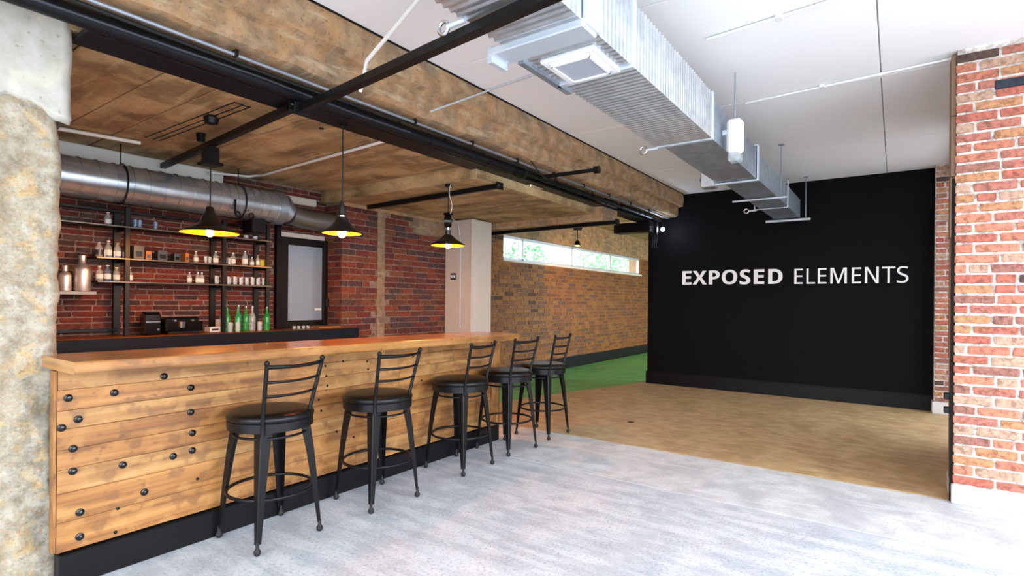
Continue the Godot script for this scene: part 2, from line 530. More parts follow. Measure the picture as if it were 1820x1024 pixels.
# ------------------------------------------------------------------ bricks
# A face of bricks: `o` its lower start, `ud` along, `nd` outward. skip: Rect2s in (u, y) left open.
func bricks(parent: Node3D, o: Vector3, ud: Vector3, nd: Vector3, length: float, height: float, pitch: float, blen: float, joint: float, family: String, count: int, skip := [], proud := 0.012, soot := 0.0, most := 295) -> void:
	var shapes := []
	for i in 3:
		var m := MB.new()
		m.box(Vector3.ZERO, Vector3(1, 1, 1), 0.0)
		shapes.append(m)
	var unit := []
	for i in 4:
		var m := MB.new()
		m.span(Vector3(-0.5, -0.5, -0.5), Vector3(0.5, 0.5, 0.5), 0.055)
		for k in m.v.size():
			var p := m.v[k]
			var q := Vector3(signf(p.x), signf(p.y), signf(p.z))
			var j := Vector3(hash_f(q, i), hash_f(q, i + 7), hash_f(q, i + 13)) - Vector3.ONE * 0.5
			m.v[k] = p + j * Vector3(0.03, 0.07, 0.05)
		unit.append(m)
	var meshes := []
	for m in unit:
		meshes.append(m.mesh())
	var all := []
	var rows := int(height / pitch)
	for r in rows:
		var u := -blen * (0.5 if r % 2 else 0.0) - rng.randf() * 0.02
		while u < length:
			var L := blen * (0.5 if rng.randf() < 0.18 else rng.randf_range(0.9, 1.12))
			var a := maxf(u, 0.0)
			var b := minf(u + L - joint, length)
			u += L
			if b - a < 0.03:
				continue
			var y := (r + 0.5) * pitch
			var cut := false
			for s in skip:
				if s.intersects(Rect2(a, y - pitch * 0.5, b - a, pitch)):
					if s.has_point(Vector2((a + b) * 0.5, y)):
						cut = true
					elif y > s.position.y and y < s.end.y:
						if a < s.position.x: b = minf(b, s.position.x)
						elif b > s.end.x: a = maxf(a, s.end.x)
			if cut or b - a < 0.03:
				continue
			var depth := 0.05
			var out := proud + rng.randf_range(-0.003, 0.004)
			var p := o + ud * (a + b) * 0.5 + Vector3.UP * y + nd * (out - depth * 0.5)
			var bs := Basis(ud * (b - a), Vector3.UP * (pitch - joint * rng.randf_range(0.8, 1.15)), nd * depth)
			bs = bs.rotated(nd, rng.randf_range(-0.008, 0.008))
			var fam := rng.randi() % count
			var special := ""
			if rng.randf() < soot:
				special = "brick_soot"
			all.append({"p": p, "b": bs, "k": rng.randi() % 4, "f": fam, "s": special, "d": p.distance_to(EYE)})
	all.sort_custom(func(x, y): return x.d < y.d)
	var rest := MB.new()
	rest.colored = true
	for i in all.size():
		var e: Dictionary = all[i]
		var mname: String = e.s if e.s else "brick_%s_%d" % [family, e.f]
		if i < most:
			var q := part(parent, "brick", meshes[e.k], M[mname])
			q.transform = Transform3D(e.b, e.p)
		else:
			var src: MB = unit[e.k]
			var base := rest.v.size()
			var col: Color = M[mname].albedo_color.srgb_to_linear()
			var nb: Basis = e.b.inverse().transposed()
			for k in src.v.size():
				rest.v.append(e.b * src.v[k] + e.p)
				rest.n.append((nb * src.n[k]).normalized())
				rest.t.append(Vector2.ZERO)
				rest.c.append(col)
			for k in src.ix:
				rest.ix.append(base + k)
	if rest.v.size():
		var q := part(parent, "brick_courses", rest.mesh(), M["brick_%s_mass" % family])
		q.set_meta("kind", "stuff")

func hash_f(q: Vector3, sd: int) -> float:
	return fposmod(sin(q.x * 12.9898 + q.y * 78.233 + q.z * 37.719 + sd * 4.137) * 43758.5453, 1.0)

func _ready() -> void:
	rng.seed = 20240611
	# ---------------- camera
	var cam := Camera3D.new()
	cam.name = "camera"
	var psi := atan2(680.0, 961.0)
	cam.transform = Transform3D(Basis(Vector3.UP, psi) * Basis(Vector3.BACK, deg_to_rad(0.5)), EYE)
	cam.projection = Camera3D.PROJECTION_FRUSTUM
	cam.near = 0.05
	cam.far = 200.0
	cam.size = 2.0 * 0.05 * 512.0 / 961.0
	cam.frustum_offset = Vector2(0, 0.05 * 23.0 / 961.0)
	add_child(cam)
	cam.current = true
	# ---------------- sky and exposure
	var env := Environment.new()
	var sky := Sky.new()
	var sm := ProceduralSkyMaterial.new()
	sm.sky_top_color = Color(0.9, 0.95, 1.0)
	sm.sky_horizon_color = Color(0.97, 0.98, 1.0)
	sm.ground_bottom_color = Color(0.55, 0.55, 0.55)
	sm.ground_horizon_color = Color(0.8, 0.8, 0.8)
	sm.sun_angle_max = 1.0
	sm.energy_multiplier = 2.4
	sky.sky_material = sm
	env.background_mode = Environment.BG_SKY
	env.sky = sky
	env.tonemap_mode = Environment.TONE_MAPPER_LINEAR
	env.tonemap_exposure = 3.8
	env.sdfgi_enabled = true
	env.ssao_enabled = true
	env.ssil_enabled = true
	var we := WorldEnvironment.new()
	we.name = "world"
	we.environment = env
	add_child(we)
	make_materials()
	build_shell()
	build_overhead()
	build_bar()
	build_back_bar()
	build_lamps()
	build_extras()

# ------------------------------------------------------------------ the shell
func build_shell() -> void:
	# floor: separate pours with open joints
	var f := thing("floor", "worn concrete floor in grey, tan and green pours", "floor", Vector3.ZERO, "", "structure")
	part(f, "sub_floor", bx(Vector3(-6.6, -0.11, -16.2), Vector3(2.4, -0.02, 2.4)), M.slate_box)
	part(f, "slab", bx(Vector3(-6.4, -0.1, -3.957), Vector3(2.3, 0, 2.3), 0.002), M.floor_concrete, Vector3.ZERO, "bluish grey worn concrete pour beside the bar")
	part(f, "slab", bx(Vector3(-6.4, -0.1, -4.975), Vector3(2.3, 0, -3.965), 0.002), M.floor_strip, Vector3.ZERO, "pale concrete strip across the floor")
	var br := MB.new()
	br.prism([Vector3(-4.62, -0.1, -5.0), Vector3(0.62, -0.1, -5.0), Vector3(0.62, -0.1, -9.2), Vector3(-3.57, -0.1, -9.2), Vector3(-4.32, -0.1, -6.6)], Vector3(0, 0.1, 0))
	part(f, "slab", br.mesh(), M.floor_brown, Vector3.ZERO, "tan stained concrete pour before the black wall")
	var gr := MB.new()
	gr.prism([Vector3(-6.4, -0.1, -5.0), Vector3(-4.632, -0.1, -5.0), Vector3(-4.332, -0.1, -6.6), Vector3(-3.582, -0.1, -9.2), Vector3(0.9, -0.1, -9.2), Vector3(0.9, -0.1, -16.0), Vector3(-6.4, -0.1, -16.0)], Vector3(0, 0.1, 0))
	part(f, "slab", gr.mesh(), M.floor_green, Vector3.ZERO, "green painted floor along the corridor")
	# white ceiling, in sheets
	var c := thing("ceiling", "white painted ceiling sheets with thin seams", "ceiling", Vector3.ZERO, "", "structure")
	part(c, "roof_slab", bx(Vector3(-6.7, 3.225, -16.4), Vector3(2.5, 3.5, 2.5)), M.white_paint)
	var xs := [-2.95, -0.1, 2.3]
	var zs := [-9.05, -7.2, -5.15, -3.15, -1.0, 2.3]
	for i in 2:
		for j in 5:
			part(c, "panel", bx(Vector3(xs[i] + 0.004, 3.2, zs[j] + 0.004), Vector3(xs[i + 1] - 0.004, 3.225, zs[j + 1] - 0.004), 0.003), M.ceiling_white)
	# black wall and its skirting
	var w := solo("wall_back", bx(Vector3(-3.49, 0, -9.2), Vector3(0.42, 3.2, -9.0), 0.006), M.black_paint, "matte black painted wall that carries white lettering", "wall", Vector3.ZERO, "", "structure")
	w.name = "wall_back"
	var sk := MB.new()
	sk.span(Vector3(-3.515, 0, -9.03), Vector3(0.42, 0.19, -8.998), 0.004)
	sk.span(Vector3(-3.512, 0.185, -9.02), Vector3(0.42, 0.212, -8.998), 0.006)
	sk.span(Vector3(-3.515, 0, -9.2), Vector3(-3.488, 0.2, -9.03), 0.004)
	solo("baseboard_back", sk.mesh(), M.black_trim, "tall black skirting board along the black wall", "baseboard", Vector3.ZERO, "", "structure")
	# lettering
	var sg := thing("wall_sign", "white sign lettering EXPOSED ELEMENTS on the black wall", "sign", Vector3(-2.89, 1.69, -9.0))
	for q in [["EXPOSED", 700, 0.0, 1.51, 0.235], ["ELEMENTS", 400, 1.67, 1.37, 0.225]]:
		var fnt := SystemFont.new()
		fnt.font_names = PackedStringArray(["Droid Sans"])
		fnt.font_weight = q[1]
		var tm := TextMesh.new()
		tm.text = q[0]
		tm.font = fnt
		tm.font_size = 64
		tm.pixel_size = 0.005
		tm.depth = 0.02
		tm.curve_step = 0.8
		var box := tm.get_aabb()
		var word := part(sg, "word", tm, M.sign_white)
		var k := Vector3(q[3] / box.size.x, q[4] / box.size.y, 0.6)
		word.scale = k
		word.position = Vector3(q[2] - box.position.x * k.x, -box.position.y * k.y, 0.004)
		word.set_meta("label", "bold white letters EXPOSED" if q[1] == 700 else "thin white letters ELEMENTS")
	# near brick pier on the right, running on as a wall
	var p := thing("wall_right", "sunlit orange brick pier with thick white mortar", "wall", Vector3.ZERO, "", "structure")
	part(p, "mortar_core", bx(Vector3(0.352, 0.13, -5.3), Vector3(2.2, 3.2, -4.93)), M.mortar_white)
	bricks(p, Vector3(0.345, 0.135, -4.93), Vector3.RIGHT, Vector3.BACK, 1.25, 3.06, 0.0705, 0.235, 0.017, "orange", 7, [], 0.011, 0.03)
	var pl := MB.new()
	pl.span(Vector3(0.335, 0, -5.31), Vector3(2.2, 0.135, -4.9), 0.008)
	part(p, "plinth", pl.mesh(), M.base_white, Vector3.ZERO, "whitewashed concrete plinth")
	var nv := part(p, "brick", bx(Vector3(-0.11, -0.03, -0.02), Vector3(0.11, 0.03, 0.02), 0.004), M.brick_navy, Vector3(0.66, 2.905, -4.933), "navy painted brick")
	# ragged timber jamb on the edge of the pier
	var jm := thing("trim_1", "ragged timber and steel jamb down the edge of the brick pier", "door jamb", Vector3.ZERO, "", "structure")
	var zz := -4.95
	for i in 7:
		var y0 := 0.14 + i * 0.435
		var jx := rng.randf_range(-0.006, 0.006)
		part(jm, "batten", bx(Vector3(0.326 + jx, y0, -5.12), Vector3(0.352, y0 + 0.43, -4.96), 0.004, 1, Vector2(i * 0.3, 0)), M.timber_edge)
	part(jm, "steel_angle", bx(Vector3(0.326, 0.0, -4.975), Vector3(0.35, 2.3, -4.955), 0.002), M.dark_frame)
	for y in [0.62, 0.72]:
		part(jm, "hinge_lug", bx(Vector3(0.295, y, -5.02), Vector3(0.33, y + 0.045, -4.98), 0.004), M.black_steel)
	# facade between the piers, with a daylight opening
	var fc := thing("wall_right_facade", "brick facade wall between the two piers", "wall", Vector3.ZERO, "", "structure")
	part(fc, "pier_return", bx(Vector3(0.64, 0, -6.9), Vector3(0.95, 3.2, -5.3)), M.mortar_white)
	part(fc, "lintel", bx(Vector3(0.64, 3.05, -8.8), Vector3(0.95, 3.2, -6.9)), M.mortar_white)
	var fp := thing("wall_right_far", "narrow orange brick pier beside the black wall", "wall", Vector3.ZERO, "", "structure")
	part(fp, "mortar_core", bx(Vector3(0.42, 0.15, -9.2), Vector3(1.4, 3.2, -8.82)), M.mortar_white)
	bricks(fp, Vector3(0.43, 0.15, -8.82), Vector3.RIGHT, Vector3.BACK, 0.42, 3.05, 0.0705, 0.235, 0.017, "orange", 7, [], 0.011, 0.03)
	part(fp, "plinth", bx(Vector3(0.4, 0, -9.2), Vector3(1.4, 0.15, -8.79), 0.006), M.base_white)
	var wd := thing("window_1", "tall glazed opening between the brick piers", "window", Vector3.ZERO, "", "structure")
	part(wd, "frame", frame_x(0.82, -8.8, -6.9, 0.02, 3.05, 0.06, 0.06), M.black_steel)
	part(wd, "mullion", bx(Vector3(0.79, 0.02, -7.88), Vector3(0.85, 3.05, -7.82)), M.black_steel)
	for z in [-8.74, -7.82]:
		part(wd, "pane", bx(Vector3(0.816, 0.08, z), Vector3(0.824, 2.99, z + 0.86)), M.pane)
	# street side (out of frame): the wide open shopfront that lights the room
	var wr := thing("wall_right_street", "plain street wall with a wide open shopfront", "wall", Vector3.ZERO, "", "structure")
	part(wr, "wall_end", bx(Vector3(2.1, 0, -5.3), Vector3(2.4, 3.2, -4.7)), M.white_paint)
	part(wr, "lintel", bx(Vector3(2.1, 3.1, -4.7), Vector3(2.4, 3.2, 2.0)), M.white_paint)
	for z in [-2.5, -0.3, 1.9]:
		part(wr, "post", bx(Vector3(2.18, 0, z), Vector3(2.3, 3.1, z + 0.12)), M.black_steel)
	var wf := thing("wall_front", "plain front wall with a wide open shopfront", "wall", Vector3.ZERO, "", "structure")
	part(wf, "wall_end", bx(Vector3(-6.7, 0, 2.1), Vector3(-3.2, 3.2, 2.4)), M.white_paint)
	part(wf, "lintel", bx(Vector3(-3.2, 3.1, 2.1), Vector3(2.4, 3.2, 2.4)), M.white_paint)
	for x in [-1.4, 0.5]:
		part(wf, "post", bx(Vector3(x, 0, 2.18), Vector3(x + 0.12, 3.1, 2.3)), M.black_steel)
	solo("ground", bx(Vector3(-60, -0.4, -60), Vector3(60, -0.12, 60)), M.paving, "pale paving outside the building", "ground", Vector3.ZERO, "", "structure")
	# wall behind the bar
	var wb := thing("wall_left_bar", "dark red brick wall behind the bar shelves", "wall", Vector3.ZERO, "", "structure")
	part(wb, "mortar_core", bx(Vector3(-6.3, 0, -4.3), Vector3(-5.962, 3.2, -0.6)), M.mortar_grey)
	bricks(wb, Vector3(-5.962, 0.8, -1.35), Vector3.FORWARD, Vector3.RIGHT, 2.92, 1.98, 0.0525, 0.235, 0.0115, "red", 7, [Rect2(2.27, 0.1, 0.66, 1.25)], 0.009, 0.08)
	part(wb, "lintel", bx(Vector3(-5.97, 2.145, -4.25), Vector3(-5.945, 2.2, -3.62), 0.003), M.column_paint)
	# quoined brick pier and wall towards the column
	var wp := thing("wall_left_pier", "mottled brick pier and wall between fridge door and column", "wall", Vector3.ZERO, "", "structure")
	part(wp, "mortar_core", bx(Vector3(-6.3, 0, -6.6), Vector3(-5.612, 3.2, -4.262)), M.mortar_grey)
	bricks(wp, Vector3(-5.962, 0.85, -4.262), Vector3.RIGHT, Vector3.BACK, 0.345, 1.75, 0.079, 0.23, 0.012, "mix", 6, [], 0.01, 0.12)
	bricks(wp, Vector3(-5.612, 0.85, -4.255), Vector3.FORWARD, Vector3.RIGHT, 1.95, 1.75, 0.079, 0.225, 0.012, "mix", 6, [Rect2(0.56, 0, 0.13, 1.8), Rect2(1.2, 1.5, 0.8, 0.3)], 0.01, 0.1, 280)
	part(wp, "cement_strip", bx(Vector3(-5.62, 0.8, -4.945), Vector3(-5.596, 2.62, -4.82), 0.004), M.cement, Vector3.ZERO, "cement filled chase down the brickwork")
	part(wp, "cement_patch", bx(Vector3(-5.62, 2.36, -6.2), Vector3(-5.598, 2.62, -5.46), 0.01), M.cement, Vector3.ZERO, "grey cement patch under the ceiling")
	# corridor wall with the long high window
	var wc := thing("wall_left_corridor", "brown glossy brick wall along the corridor with golden light put into its colour", "wall", Vector3.ZERO, "", "structure")
	part(wc, "mortar_core", bx(Vector3(-5.95, 0, -16.0), Vector3(-5.612, 2.13, -6.6)), M.mortar_gold_lit)
	part(wc, "mortar_core", bx(Vector3(-5.95, 2.13, -7.66), Vector3(-5.612, 2.57, -6.6)), M.mortar_gold_lit)
	part(wc, "mortar_core", bx(Vector3(-5.95, 2.13, -16.0), Vector3(-5.612, 2.57, -13.93)), M.mortar_gold_lit)
	part(wc, "lintel", bx(Vector3(-5.95, 2.57, -16.0), Vector3(-5.6, 2.79, -6.6), 0.006), M.beam_concrete, Vector3.ZERO, "board marked concrete lintel")
	part(wc, "upper_band", bx(Vector3(-5.95, 2.79, -16.0), Vector3(-5.64, 3.2, -6.6)), M.beam_concrete)
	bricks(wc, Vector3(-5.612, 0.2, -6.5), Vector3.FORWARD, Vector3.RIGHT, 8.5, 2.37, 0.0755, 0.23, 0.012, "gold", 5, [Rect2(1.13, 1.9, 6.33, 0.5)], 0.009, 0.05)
	var wk := MB.new()
	wk.span(Vector3(-5.61, 0, -16.0), Vector3(-5.585, 0.235, -5.0), 0.004)
	solo("baseboard_left", wk.mesh(), M.black_trim, "black skirting board along the corridor brick wall", "baseboard", Vector3.ZERO, "", "structure")
	var w2 := thing("window_2", "long narrow bright window high in the corridor brick wall", "window", Vector3.ZERO, "", "structure")
	part(w2, "frame", frame_x(-5.68, -13.93, -7.66, 2.13, 2.57, 0.05, 0.07), M.pale_metal)
	part(w2, "sill", bx(Vector3(-5.75, 2.10, -13.95), Vector3(-5.575, 2.135, -7.64), 0.004), M.white_paint)
	for z in [-8.32, -10.2, -12.1]:
		part(w2, "mullion", bx(Vector3(-5.715, 2.13, z - 0.03), Vector3(-5.645, 2.57, z + 0.03), 0.01), M.pale_metal)
	var edges := [-7.7, -8.3, -10.2, -12.1, -13.9]
	for i in 4:
		part(w2, "pane", bx(Vector3(-5.684, 2.17, edges[i + 1]), Vector3(-5.678, 2.53, edges[i])), M.pane)
	# unseen enclosure: open back room added for daylight, and a light-blocking wall
	var we2 := thing("wall_added_back_room", "plain white end wall of the unseen added room behind the black wall", "wall", Vector3.ZERO, "", "structure")  # unseen room, left open on one side to daylight the corridor bricks
	part(we2, "end_wall", bx(Vector3(-6.3, 0, -16.3), Vector3(1.2, 3.2, -16.0)), M.white_paint)
	part(we2, "lintel", bx(Vector3(0.95, 2.9, -16.0), Vector3(1.2, 3.2, -9.2)), M.white_paint)
	solo("wall_left_light_block", bx(Vector3(-6.3, 0, -0.9), Vector3(-3.8, 3.2, -0.6)), M.white_paint, "unseen plain wall added behind the rubble pillar to block light", "wall", Vector3.ZERO, "", "structure")  # out of view, put in to keep light off the back bar
	build_pillar()
	# pale column behind the bar
	var col := thing("wall_left_column", "pale beige boxed column standing against the brick wall", "column", Vector3.ZERO, "", "structure")
	part(col, "shaft", bx(Vector3(-5.6, 0, -6.62), Vector3(-5.08, 2.6, -6.14), 0.006), M.column_paint)
	part(col, "corner_strip", bx(Vector3(-5.1, 0, -6.36), Vector3(-5.068, 2.6, -6.13), 0.004), M.column_paint)
	var sw := thing("light_switch", "grey metal switch box on the beige column", "switch", Vector3(-5.42, 1.76, -6.14))
	part(sw, "plate", bx(Vector3(-0.055, -0.05, -0.004), Vector3(0.055, 0.05, 0.02), 0.006), M.slate_box)
	for x in [-0.022, 0.022]:
		part(sw, "rocker", bx(Vector3(x - 0.012, -0.022, 0.018), Vector3(x + 0.012, 0.022, 0.027), 0.003), M.white_plastic)
	solo("column_conduit", tb([Vector3(-5.29, 1.0, -6.133), Vector3(-5.295, 2.3, -6.133), Vector3(-5.33, 2.55, -6.12), Vector3(-5.3, 2.62, -5.9)], 0.006, 6), M.pale_metal, "thin cable running up the beige column", "cable")

func frame_x(x: float, z0: float, z1: float, y0: float, y1: float, w: float, d: float) -> ArrayMesh:
	var m := MB.new()
	m.span(Vector3(x - d / 2, y0, z0), Vector3(x + d / 2, y0 + w, z1), 0.004)
	m.span(Vector3(x - d / 2, y1 - w, z0), Vector3(x + d / 2, y1, z1), 0.004)
	m.span(Vector3(x - d / 2, y0 + w, z0), Vector3(x + d / 2, y1 - w, z0 + w), 0.004)
	m.span(Vector3(x - d / 2, y0 + w, z1 - w), Vector3(x + d / 2, y1 - w, z1), 0.004)
	return m.mesh()

# rough pillar at the end of the bar: rubble below, a thicker coat of plaster above
func build_pillar() -> void:
	var p := thing("wall_left", "rough lime and rubble pillar with white plaster on top", "pillar", Vector3.ZERO, "", "structure")
	part(p, "core", bx(Vector3(-3.8, 0, -0.88), Vector3(-3.5, 3.2, 2.1)), M.lime_plaster)
	var fz := FastNoiseLite.new()
	fz.seed = 5; fz.frequency = 2.2; fz.fractal_octaves = 4
	var fc := FastNoiseLite.new()
	fc.seed = 9; fc.noise_type = FastNoiseLite.TYPE_CELLULAR; fc.frequency = 3.4
	for upper in [false, true]:
		var y0 := 2.16 if upper else 0.0
		var y1 := 3.2 if upper else 2.42
		var rows := 60 if upper else 130
		var cols := 64
		var pts := []
		for i in rows + 1:
			var row := []
			var yv := float(i) / rows
			for j in cols + 8:
				var s := (j - 8.0) / (cols - 1)
				var zb := 0.55
				var y := lerpf(y0, y1, yv)
				var e := fz.get_noise_2d(y * 1.1, 11.0) * 0.03
				if upper:
					y = lerpf(2.30 + fz.get_noise_2d(s * 2.2, 3.0) * 0.09 + (0.05 if s > 0.5 else 0.0), y1, yv)
				var zedge: float = (-0.955 + e * 0.5) if upper else (-0.912 + e)
				var amp := 0.006 if upper else 0.03
				var q := Vector3.ZERO
				if j < 8:        # the end of the pillar, turned away from the camera
					q = Vector3(-3.79 + 0.04 * j, y, zedge)
				else:
					q = Vector3(-3.43, y, lerpf(zedge, zb, s))
				var d: float = fz.get_noise_3d(q.x * 2.0, q.y * 2.0, q.z * 2.0) * amp
				if not upper:
					d += (fc.get_noise_3d(q.x, q.y * 1.5, q.z) + 0.5) * -0.035
				var inward := 0.012 if upper else -0.012
				if upper and i == 0:
					inward = -0.03
				if j < 8:
					q.z += d * 0.5
				else:
					q.x += d + inward - (0.03 if j == 8 else 0.0)
				row.append(q)
			pts.append(row)
		var m := MB.new()
		var nn := []
		for i in pts.size():
			var r := []
			for j in pts[0].size():
				var a: Vector3 = pts[i][mini(j + 1, pts[0].size() - 1)] - pts[i][maxi(j - 1, 0)]
				var b: Vector3 = pts[mini(i + 1, pts.size() - 1)][j] - pts[maxi(i - 1, 0)][j]
				var k := b.cross(a).normalized()
				var hint := Vector3(1, 0, 0) if j >= 8 else Vector3(0.2, 0, -1)
				r.append(k if k.dot(hint) > 0 else -k)
			nn.append(r)
		m.loft(pts, nn, false)
		part(p, "plaster_coat" if upper else "rubble_face", m.mesh(), M.lime_plaster if upper else M.rubble_stone)

# ------------------------------------------------------------------ overhead
func build_overhead() -> void:
	# formwork ceilings over the bar
	var c := thing("ceiling_bar", "brown stained formwork concrete ceiling over the bar", "ceiling", Vector3.ZERO, "", "structure")
	var zs := [-0.6, -1.03, -1.45, -1.76, -2.45, -3.1, -3.65, -4.2]
	for i in 7:
		var lift := rng.randf_range(-0.002, 0.003)
		part(c, "panel", bx(Vector3(-6.2, 2.76 + lift, zs[i + 1] + 0.005), Vector3(-3.42, 2.9, zs[i] - 0.005), 0.004), M.ceiling_concrete)
	part(c, "backing", bx(Vector3(-6.2, 2.8, -7.4), Vector3(-3.3, 3.2, -0.6)), M.ceiling_concrete)
	part(c, "lower_panel", bx(Vector3(-6.2, 2.62, -5.5), Vector3(-3.42, 2.82, -4.2), 0.006), M.ceiling_concrete)
	part(c, "lower_panel", bx(Vector3(-6.2, 2.62, -6.8), Vector3(-3.42, 2.82, -5.508), 0.006), M.ceiling_concrete)
	solo("trim_4", bx(Vector3(-5.6, 2.565, -6.12), Vector3(-5.56, 2.619, -4.26), 0.02), M.beam_concrete, "rough cement fillet along the top of the brick wall", "fillet", Vector3.ZERO, "", "structure")
	var fb := solo("ceiling_crossbeam", bx(Vector3(-6.2, 2.52, -7.3), Vector3(-3.3, 2.85, -6.8), 0.01), M.beam_concrete, "low concrete cross beam before the corridor", "beam", Vector3.ZERO, "", "structure")
	part(fb, "infill", bx(Vector3(-6.2, 2.84, -7.3), Vector3(-3.3, 3.2, -6.9)), M.beam_concrete)
	solo("ceiling_corridor", bx(Vector3(-5.62, 3.12, -16.0), Vector3(-2.9, 3.2, -9.2), 0.004), M.ceiling_concrete, "brown concrete ceiling of the corridor", "ceiling", Vector3.ZERO, "", "structure")
	solo("ceiling_corridor", bx(Vector3(-5.62, 3.12, -9.19), Vector3(-3.52, 3.2, -7.31), 0.004), M.ceiling_concrete, "brown concrete ceiling before the corridor", "ceiling", Vector3.ZERO, "", "structure")
	# the stepped concrete beam
	var bm := thing("ceiling_beam", "long stepped tan concrete beam between white ceiling and bar", "beam", Vector3.ZERO, "", "structure")
	var outline := [Vector3(-2.88, 3.2, 0), Vector3(-2.878, 3.1, 0), Vector3(-2.885, 3.0, 0), Vector3(-2.93, 2.985, 0), Vector3(-2.965, 2.97, 0), Vector3(-2.97, 2.85, 0), Vector3(-3.0, 2.83, 0), Vector3(-3.24, 2.825, 0), Vector3(-3.24, 3.2, 0)]
	var fz := FastNoiseLite.new()
	fz.seed = 31; fz.frequency = 1.3; fz.fractal_octaves = 4
	var rings := []
	var nn := []
	var zz := 2.1
	while zz > -9.0:
		var ring := []
		for i in outline.size():
			var q: Vector3 = outline[i]
			var j := Vector3(fz.get_noise_2d(zz * 2.0, i * 7.0), fz.get_noise_2d(zz * 2.0, 90.0 + i * 7.0), 0) * 0.022
			if i == 0 or i >= 7: j = Vector3.ZERO
			ring.append(q + j + Vector3(0, 0, zz))
		rings.append(ring)
		zz -= 0.09
	var bmb := MB.new()
	for i in rings.size() - 1:
		for j in outline.size():
			var k := (j + 1) % outline.size()
			var e: Vector3 = rings[i][k] - rings[i][j]
			var nrm := Vector3(-e.y, e.x, 0).normalized()
			var mid: Vector3 = (rings[i][k] + rings[i][j]) * 0.5 - Vector3(-3.06, 3.03, rings[i][j].z)
			if nrm.dot(mid) < 0: nrm = -nrm
			bmb.poly([rings[i][j], rings[i][k], rings[i + 1][k], rings[i + 1][j]], nrm)
	bmb.poly(rings[-1], Vector3.FORWARD)
	part(bm, "beam_body", bmb.mesh(), M.beam_concrete)
	part(bm, "shadow_gap", bx(Vector3(-2.9, 3.19, -9.0), Vector3(-2.868, 3.203, 2.1)), M.dark_frame, Vector3.ZERO, "dark joint under the white ceiling")
	# steel channel under the beam
	var st := thing("steel_beam", "black steel beam carrying pipes over the bar front", "beam", Vector3.ZERO, "", "structure")
	part(st, "web", bx(Vector3(-3.42, 2.74, -8.95), Vector3(-3.39, 2.98, -1.0)), M.blue_black_steel)
	part(st, "flange", bx(Vector3(-3.5, 2.718, -8.95), Vector3(-3.275, 2.742, -0.96), 0.003), M.black_pipe)
	part(st, "flange", bx(Vector3(-3.5, 2.96, -8.95), Vector3(-3.275, 2.985, -1.0), 0.003), M.black_pipe)
	var z := -1.4
	while z > -8.8:
		part(st, "stiffener", bx(Vector3(-3.4, 2.742, z - 0.006), Vector3(-3.29, 2.96, z + 0.006)), M.blue_black_steel)
		z -= 0.55
	# pipes
	var bp := thing("black_pipe", "fat black pipe running along under the concrete beam", "pipe")
	part(bp, "run", tb([Vector3(-3.2, 2.745, 1.5), Vector3(-3.2, 2.745, -4.55)], 0.047, 18), M.black_pipe)
	for zc in [-1.05, -2.5, -3.3, -4.1]:
		part(bp, "collar", tb([Vector3(-3.2, 2.745, zc - 0.02), Vector3(-3.2, 2.745, zc + 0.02)], 0.051, 18), M.black_pipe)
	part(bp, "coupling", tb([Vector3(-3.2, 2.745, -4.5), Vector3(-3.2, 2.745, -4.53), Vector3(-3.2, 2.745, -4.62), Vector3(-3.2, 2.745, -4.63), Vector3(-3.2, 2.745, -4.72)], [0.05, 0.065, 0.065, 0.056, 0.056], 20), M.black_steel)
	part(bp, "strap", tb([Vector3(-3.2, 2.745, -4.66), Vector3(-3.2, 2.745, -4.69)], 0.068, 20), M.black_rubber)
	var bp2 := thing("black_pipe", "slimmer black pipe beyond the coupling under the beam", "pipe")
	part(bp2, "run", tb([Vector3(-3.2, 2.76, -4.72), Vector3(-3.2, 2.76, -8.75)], 0.03, 12), M.black_pipe)
	for zc in [-5.4, -6.3, -7.2, -8.1]:
		part(bp2, "clip", tb([Vector3(-3.2, 2.76, zc), Vector3(-3.2, 2.76, zc + 0.025)], 0.036, 12), M.black_steel)
		part(bp2, "hanger", tb([Vector3(-3.2, 2.77, zc + 0.012), Vector3(-3.2, 2.82, zc + 0.012)], 0.006, 6), M.black_steel)
	var cd := thing("conduit", "thin grey conduit with clips along the concrete beam", "conduit")
	part(cd, "run", tb([Vector3(-3.06, 2.78, -0.2), Vector3(-3.06, 2.785, -4.0), Vector3(-3.06, 2.785, -8.8)], 0.012, 8), M.galvanised_dull)
	var zc := -1.6
	while zc > -8.6:
		part(cd, "clip", bx(Vector3(-3.08, 2.77, zc), Vector3(-3.04, 2.81, zc + 0.02), 0.003), M.black_steel)
		zc -= 0.7
	var wire := []
	for i in 40:
		var q := i / 39.0
		wire.append(Vector3(-3.105 + sin(q * 9.0) * 0.015, 2.79 - absf(sin(q * 5.0)) * 0.03, lerpf(0.2, -4.9, q)))
	solo("cable", tb(wire, 0.011, 8), M.black_rubber, "black cable drooping along the fat black pipe", "cable")
	var wire2 := []
	for i in 30:
		var q := i / 29.0
		wire2.append(Vector3(-3.12 + sin(q * 7.0) * 0.01, 2.735 - absf(sin(q * 4.0 + 1.0)) * 0.02, lerpf(-0.4, -3.0, q)))
	solo("cable", tb(wire2, 0.008, 8), M.slate_box, "dark grey cable tied above the fat black pipe", "cable")
	var loop := []
	for i in 18:
		var q := i / 17.0
		loop.append(Vector3(-3.03 + 0.04 * sin(q * PI), 2.85 - 0.17 * sin(q * PI), lerpf(-4.55, -5.2, q)))
	solo("cable", tb(loop, 0.006, 6), M.black_rubber, "black cable looping below the pipe coupling", "cable")
